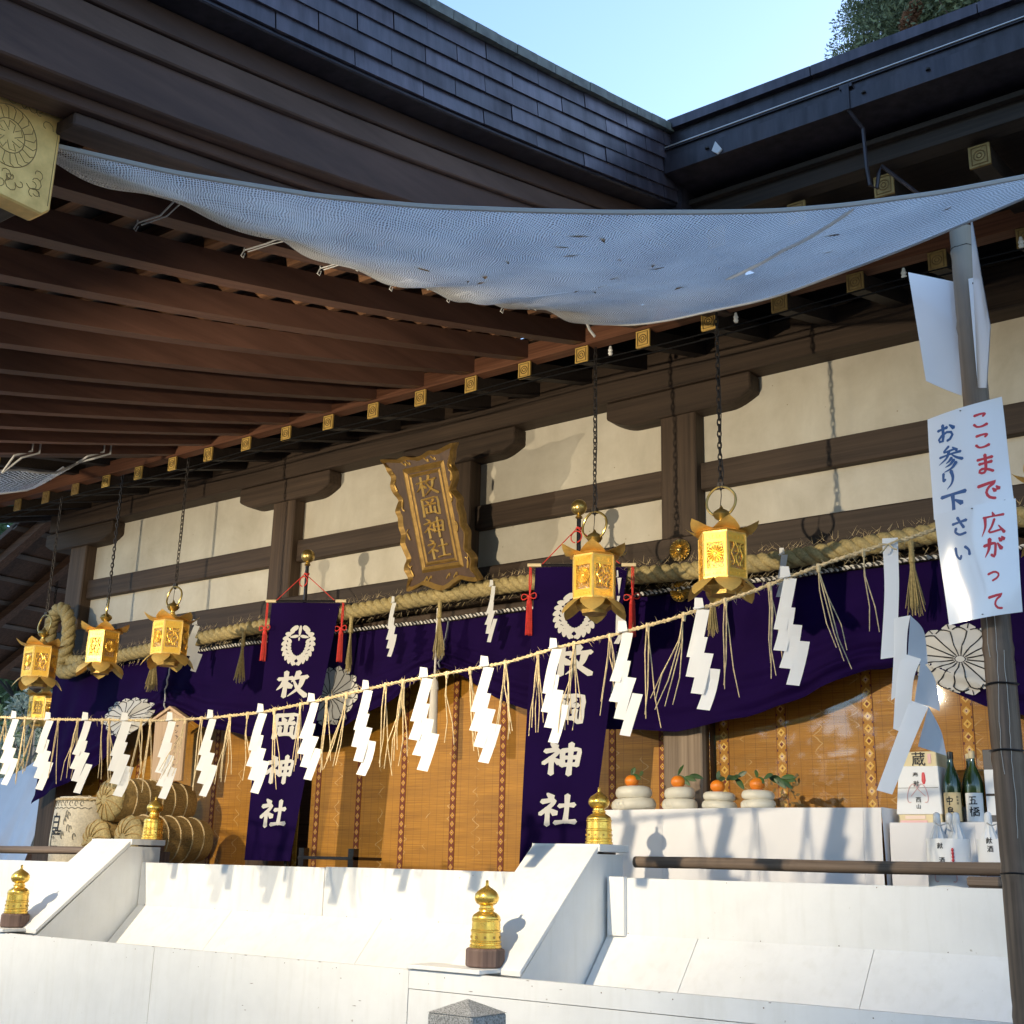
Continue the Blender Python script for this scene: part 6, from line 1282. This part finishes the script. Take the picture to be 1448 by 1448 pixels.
def npmesh(name, V, F, mat):
    me = bpy.data.meshes.new(name); me.vertices.add(len(V)); me.vertices.foreach_set('co', np.ascontiguousarray(V, dtype=np.float32).ravel()); m = F.shape[1]
    me.loops.add(F.size); me.loops.foreach_set('vertex_index', F.astype(np.int32).ravel()); me.polygons.add(len(F)); me.polygons.foreach_set('loop_start', np.arange(0, F.size, m, dtype=np.int32)); me.update(); me.validate(); me.materials.append(mat); return me
def tree(loc, h, spread, nclump, nleaf, size, mat, bark, label, seed, cone=False, lo=.25, catname='tree'):
    rs = random.Random(seed); t = thing('tree' if not cone else 'cedar_tree', label, catname, (loc[0], loc[1], -1.6)); x, y = loc; b = MB()
    b.tube([(x+.15*math.sin(q*3), y+.1*math.sin(q*2), -1.6+h*q) for q in np.linspace(0, .93, 10)], [.02*h*(1-q)+.03 for q in np.linspace(0, .95, 10)], 8); part('trunk', b, bark, t, smooth=True)
    cs, rr = [], []; lb = MB()
    for k in range(nclump):
        q = rs.uniform(lo, 1.0); a = rs.uniform(0, 6.28); R = spread*((1.06-q)**.8 if cone else math.sin(math.pi*min(.95, q*.9+.05))**.6)*rs.uniform(.35, 1.05)
        c = (x+R*math.cos(a), y+R*math.sin(a), -1.6+h*q-(.12*R if cone else 0)); cs.append(c); s_ = spread*rs.uniform(.16, .30)*(1 if not cone else (.55+.6*(1-q))); rr.append((s_, s_, s_*(.55 if cone else .75)))
        zb = -1.6+h*max(.08, q-.10-.1*rs.random()); lb.tube([(x+.1, y, zb), (lerp(x, c[0], .5), lerp(y, c[1], .5), lerp(zb, c[2], .6)), c], [.012*h*(1-q)+.012, .02, .008], 5)
    part('limb', lb, bark, t, kind='stuff')
    V, F = leaf_cloud(nleaf, cs, rr, size, seed, .3 if cone else 0.); V -= np.array([loc[0], loc[1], -1.6]); me = npmesh('crown', V, F, mat); o = bpy.data.objects.new('crown', me); C.objects.link(o); o.parent = t; return t, cs
ct_, cs = tree((-3.4, 20), 30, 4.7, 300, 110000, .06, CEDAR, BARK, 'tall green cedar rising behind the right roof edge', 5, True, .3, 'cedar')
rs = random.Random(50); cl = []
for k in range(420):
    z = rs.uniform(14.4, 17.8); xl = -7.15+max(0, z-15.3)*.32+rs.uniform(-.15, .5)**2*2
    cl.append((lerp(xl+.3, -2.6, rs.random()**1.3), 19.3+rs.uniform(-.8, 1.6), z+rs.uniform(-.2, .2)))
V, F = leaf_cloud(170000, cl, [(.45, .45, .24)]*len(cl), .034, 51, .28); V -= np.array([-3.4, 20, -1.6]); me = npmesh('branch_sprays', V, F, CEDAR); o = bpy.data.objects.new('branch_sprays', me); C.objects.link(o); o.parent = ct_; o['kind'] = 'stuff'
V, F = leaf_cloud(2600, [(-5.40+.07*k, 18.2, 14.1+.13*k) for k in range(3)], [(.14, .15, .13)]*3, .035, 3); V -= np.array([-3.4, 20, -1.6]); me = npmesh('browned_spray', V, F, CEDARB); o = bpy.data.objects.new('browned_spray', me); C.objects.link(o); o.parent = ct_
tree((-23.5, 14.2), 8.6, 3.3, 60, 20000, .13, BROAD, BARK, 'dark green broadleaf tree beyond the left end of the hall', 2, False, .3)
tree((-25.5, 18.5), 11, 4.6, 80, 18000, .16, BROAD, BARK, 'tall leafy tree further back at the left edge', 6, False, .2)
tree((-18.9, 11.7), 4.3, 1.5, 46, 7000, .06, PALELEAF, PALEBARK, 'thin grey bare-branched bush before the leafy trees at the left', 9, False, .12)
tree((-17.7, 10.9), 2.75, 1.1, 30, 4600, .055, PALELEAF, PALEBARK, 'low grey-green shrub above the white tarpaulin', 14, False, .15, 'shrub')
bw = thing('bare_tree', 'pale bare branches of a leafless tree at the left edge', 'tree', (-18.3, 11.2, -1.6)); rs = random.Random(77); b = MB()
def twig(p, d, L, r, n):
    q = p+d*L; b.tube([p, p+d*L*.5+Vector((rs.uniform(-.05, .05),)*3)*L, q], [r, r*.8, r*.55], 5)
    if n:
        for _ in range(3): twig(p+d*L*rs.uniform(.5, 1), (d+Vector((rs.uniform(-.8, .8), rs.uniform(-.8, .8), rs.uniform(-.5, .5)))).normalized(), L*rs.uniform(.55, .8), r*.55, n-1)
for _ in range(3): twig(Vector((-18.3+.5*(_-1), 11.2, -1.6)), Vector((rs.uniform(-.3, .3), rs.uniform(-.3, .3), 1)).normalized(), 1.7, .06, 4)
part('branches', b, PALEBARK, bw)
tp = thing('tarpaulin', 'white tarpaulin tent draped in folds beyond the left end of the veranda', 'tarpaulin', (-15.4, 9.6, -1.6))
b = MB()
def tarp(u, v):
    x = -17.6+3.4*u; z = interp(u, [(0, .2), (.45, .86), (.62, 1.0), (.8, 1.25), (1, 1.3)]); return (x+.05*math.sin(v*6+u*9), 9.45-.7*v+.11*math.sin(u*21+v*5+math.sin(u*9)*2)*v+.05*math.sin(u*47-v*9)*v+.03*math.sin(u*83+v*17)*v, lerp(z, -1.6, v)+.03*math.sin(u*15)*(1-v))
b.grid(tarp, 70, 30); b.grid(lambda u, v: (tarp(u, 0)[0], 9.45+1.8*v, tarp(u, 0)[2]-.1*v), 70, 4); part('sheet', b, TARP, tp, smooth=True, ang=180)
b = MB(); b.box(-16.9, -14.3, 9.6, 11.1, -1.6, .1); part('covered_load', b, WX, tp)
V, F = leaf_cloud(30000, [(x, -36+3*math.sin(x*.7), 2.6+2.0*math.sin(x*1.3)) for x in np.arange(-52, 34, 2.4)], [(2.6, 2.2, 4.6)]*36, .55, 40)
me = npmesh('unseen_woods', V-np.array([0, 0, -H]), F, BROAD); o = bpy.data.objects.new('unseen_woods', me); C.objects.link(o); o['kind'] = 'stuff'; o['label'] = 'added unseen dense dark green wood added out of view behind the viewer'; o['category'] = 'woods'  # unseen woods, added so the window glass reflects something dark
# ================================================================== floodlights on the porch pillars
def floodlight(loc, aim, power, label):
    t = thing('floodlight', label, 'floodlight', loc)
    d = (Vector(aim)-Vector(loc)).normalized(); ax = d.cross(Vector((0, 0, 1))).normalized(); ay = ax.cross(d).normalized(); c = Vector(loc)
    b = MB(); b.obox(c-d*.05, ax*.11, ay*.08, d*.045); part('housing', b, IRON, t)
    b = MB(); b.obox(c-d*.002, ax*.095, ay*.065, d*.003); e = NT('lit_lens'); e.set(Base_Color=(1, .9, .7, 1), Emission_Color=(1, .86, .6, 1), Emission_Strength=60.); part('lens', b, e.m, t)
    b = MB(); b.tube([c-d*.05-ax*.125+Vector((0, 0, .12)), c-d*.05-ax*.125, c-d*.05+ax*.125, c-d*.05+ax*.125+Vector((0, 0, .12))], .01, 5); b.box(c.x-.14, c.x+.14, c.y-.115, c.y-.04, c.z+.11, c.z+.15); part('yoke', b, IRON, t)
    fh = Vector((d.x, d.y, 0)).normalized(); b = MB(); b.obox(c+fh*.068+Vector((0, 0, .0815)), ax*.125, fh*.098, Vector((0, 0, .0025))); part('added_visor', b, IRON, t)  # out of view, added to cut the beam off the porch rafters
    L = bpy.data.lights.new('floodlight_beam', 'SPOT'); L.energy = power; L.color = (1, .85, .61); L.spot_size = R_(116); L.spot_blend = 1.; L.shadow_soft_size = .035
    lo = bpy.data.objects.new('floodlight_beam', L); C.objects.link(lo); lo.location = c+d*.012+Vector((0, 0, H)); lo.rotation_euler = (-d).to_track_quat('Z', 'Y').to_euler()
floodlight((-4.45, 2.09, 1.98), (-4.9, 8, .9), LAMP_P, 'black floodlight fixed to the porch beam by the right pillar')
floodlight((-9.45, 2.13, 2.0), (-9.3, 8, .9), LAMP_P2, 'black floodlight fixed to the porch beam by the left pillar')
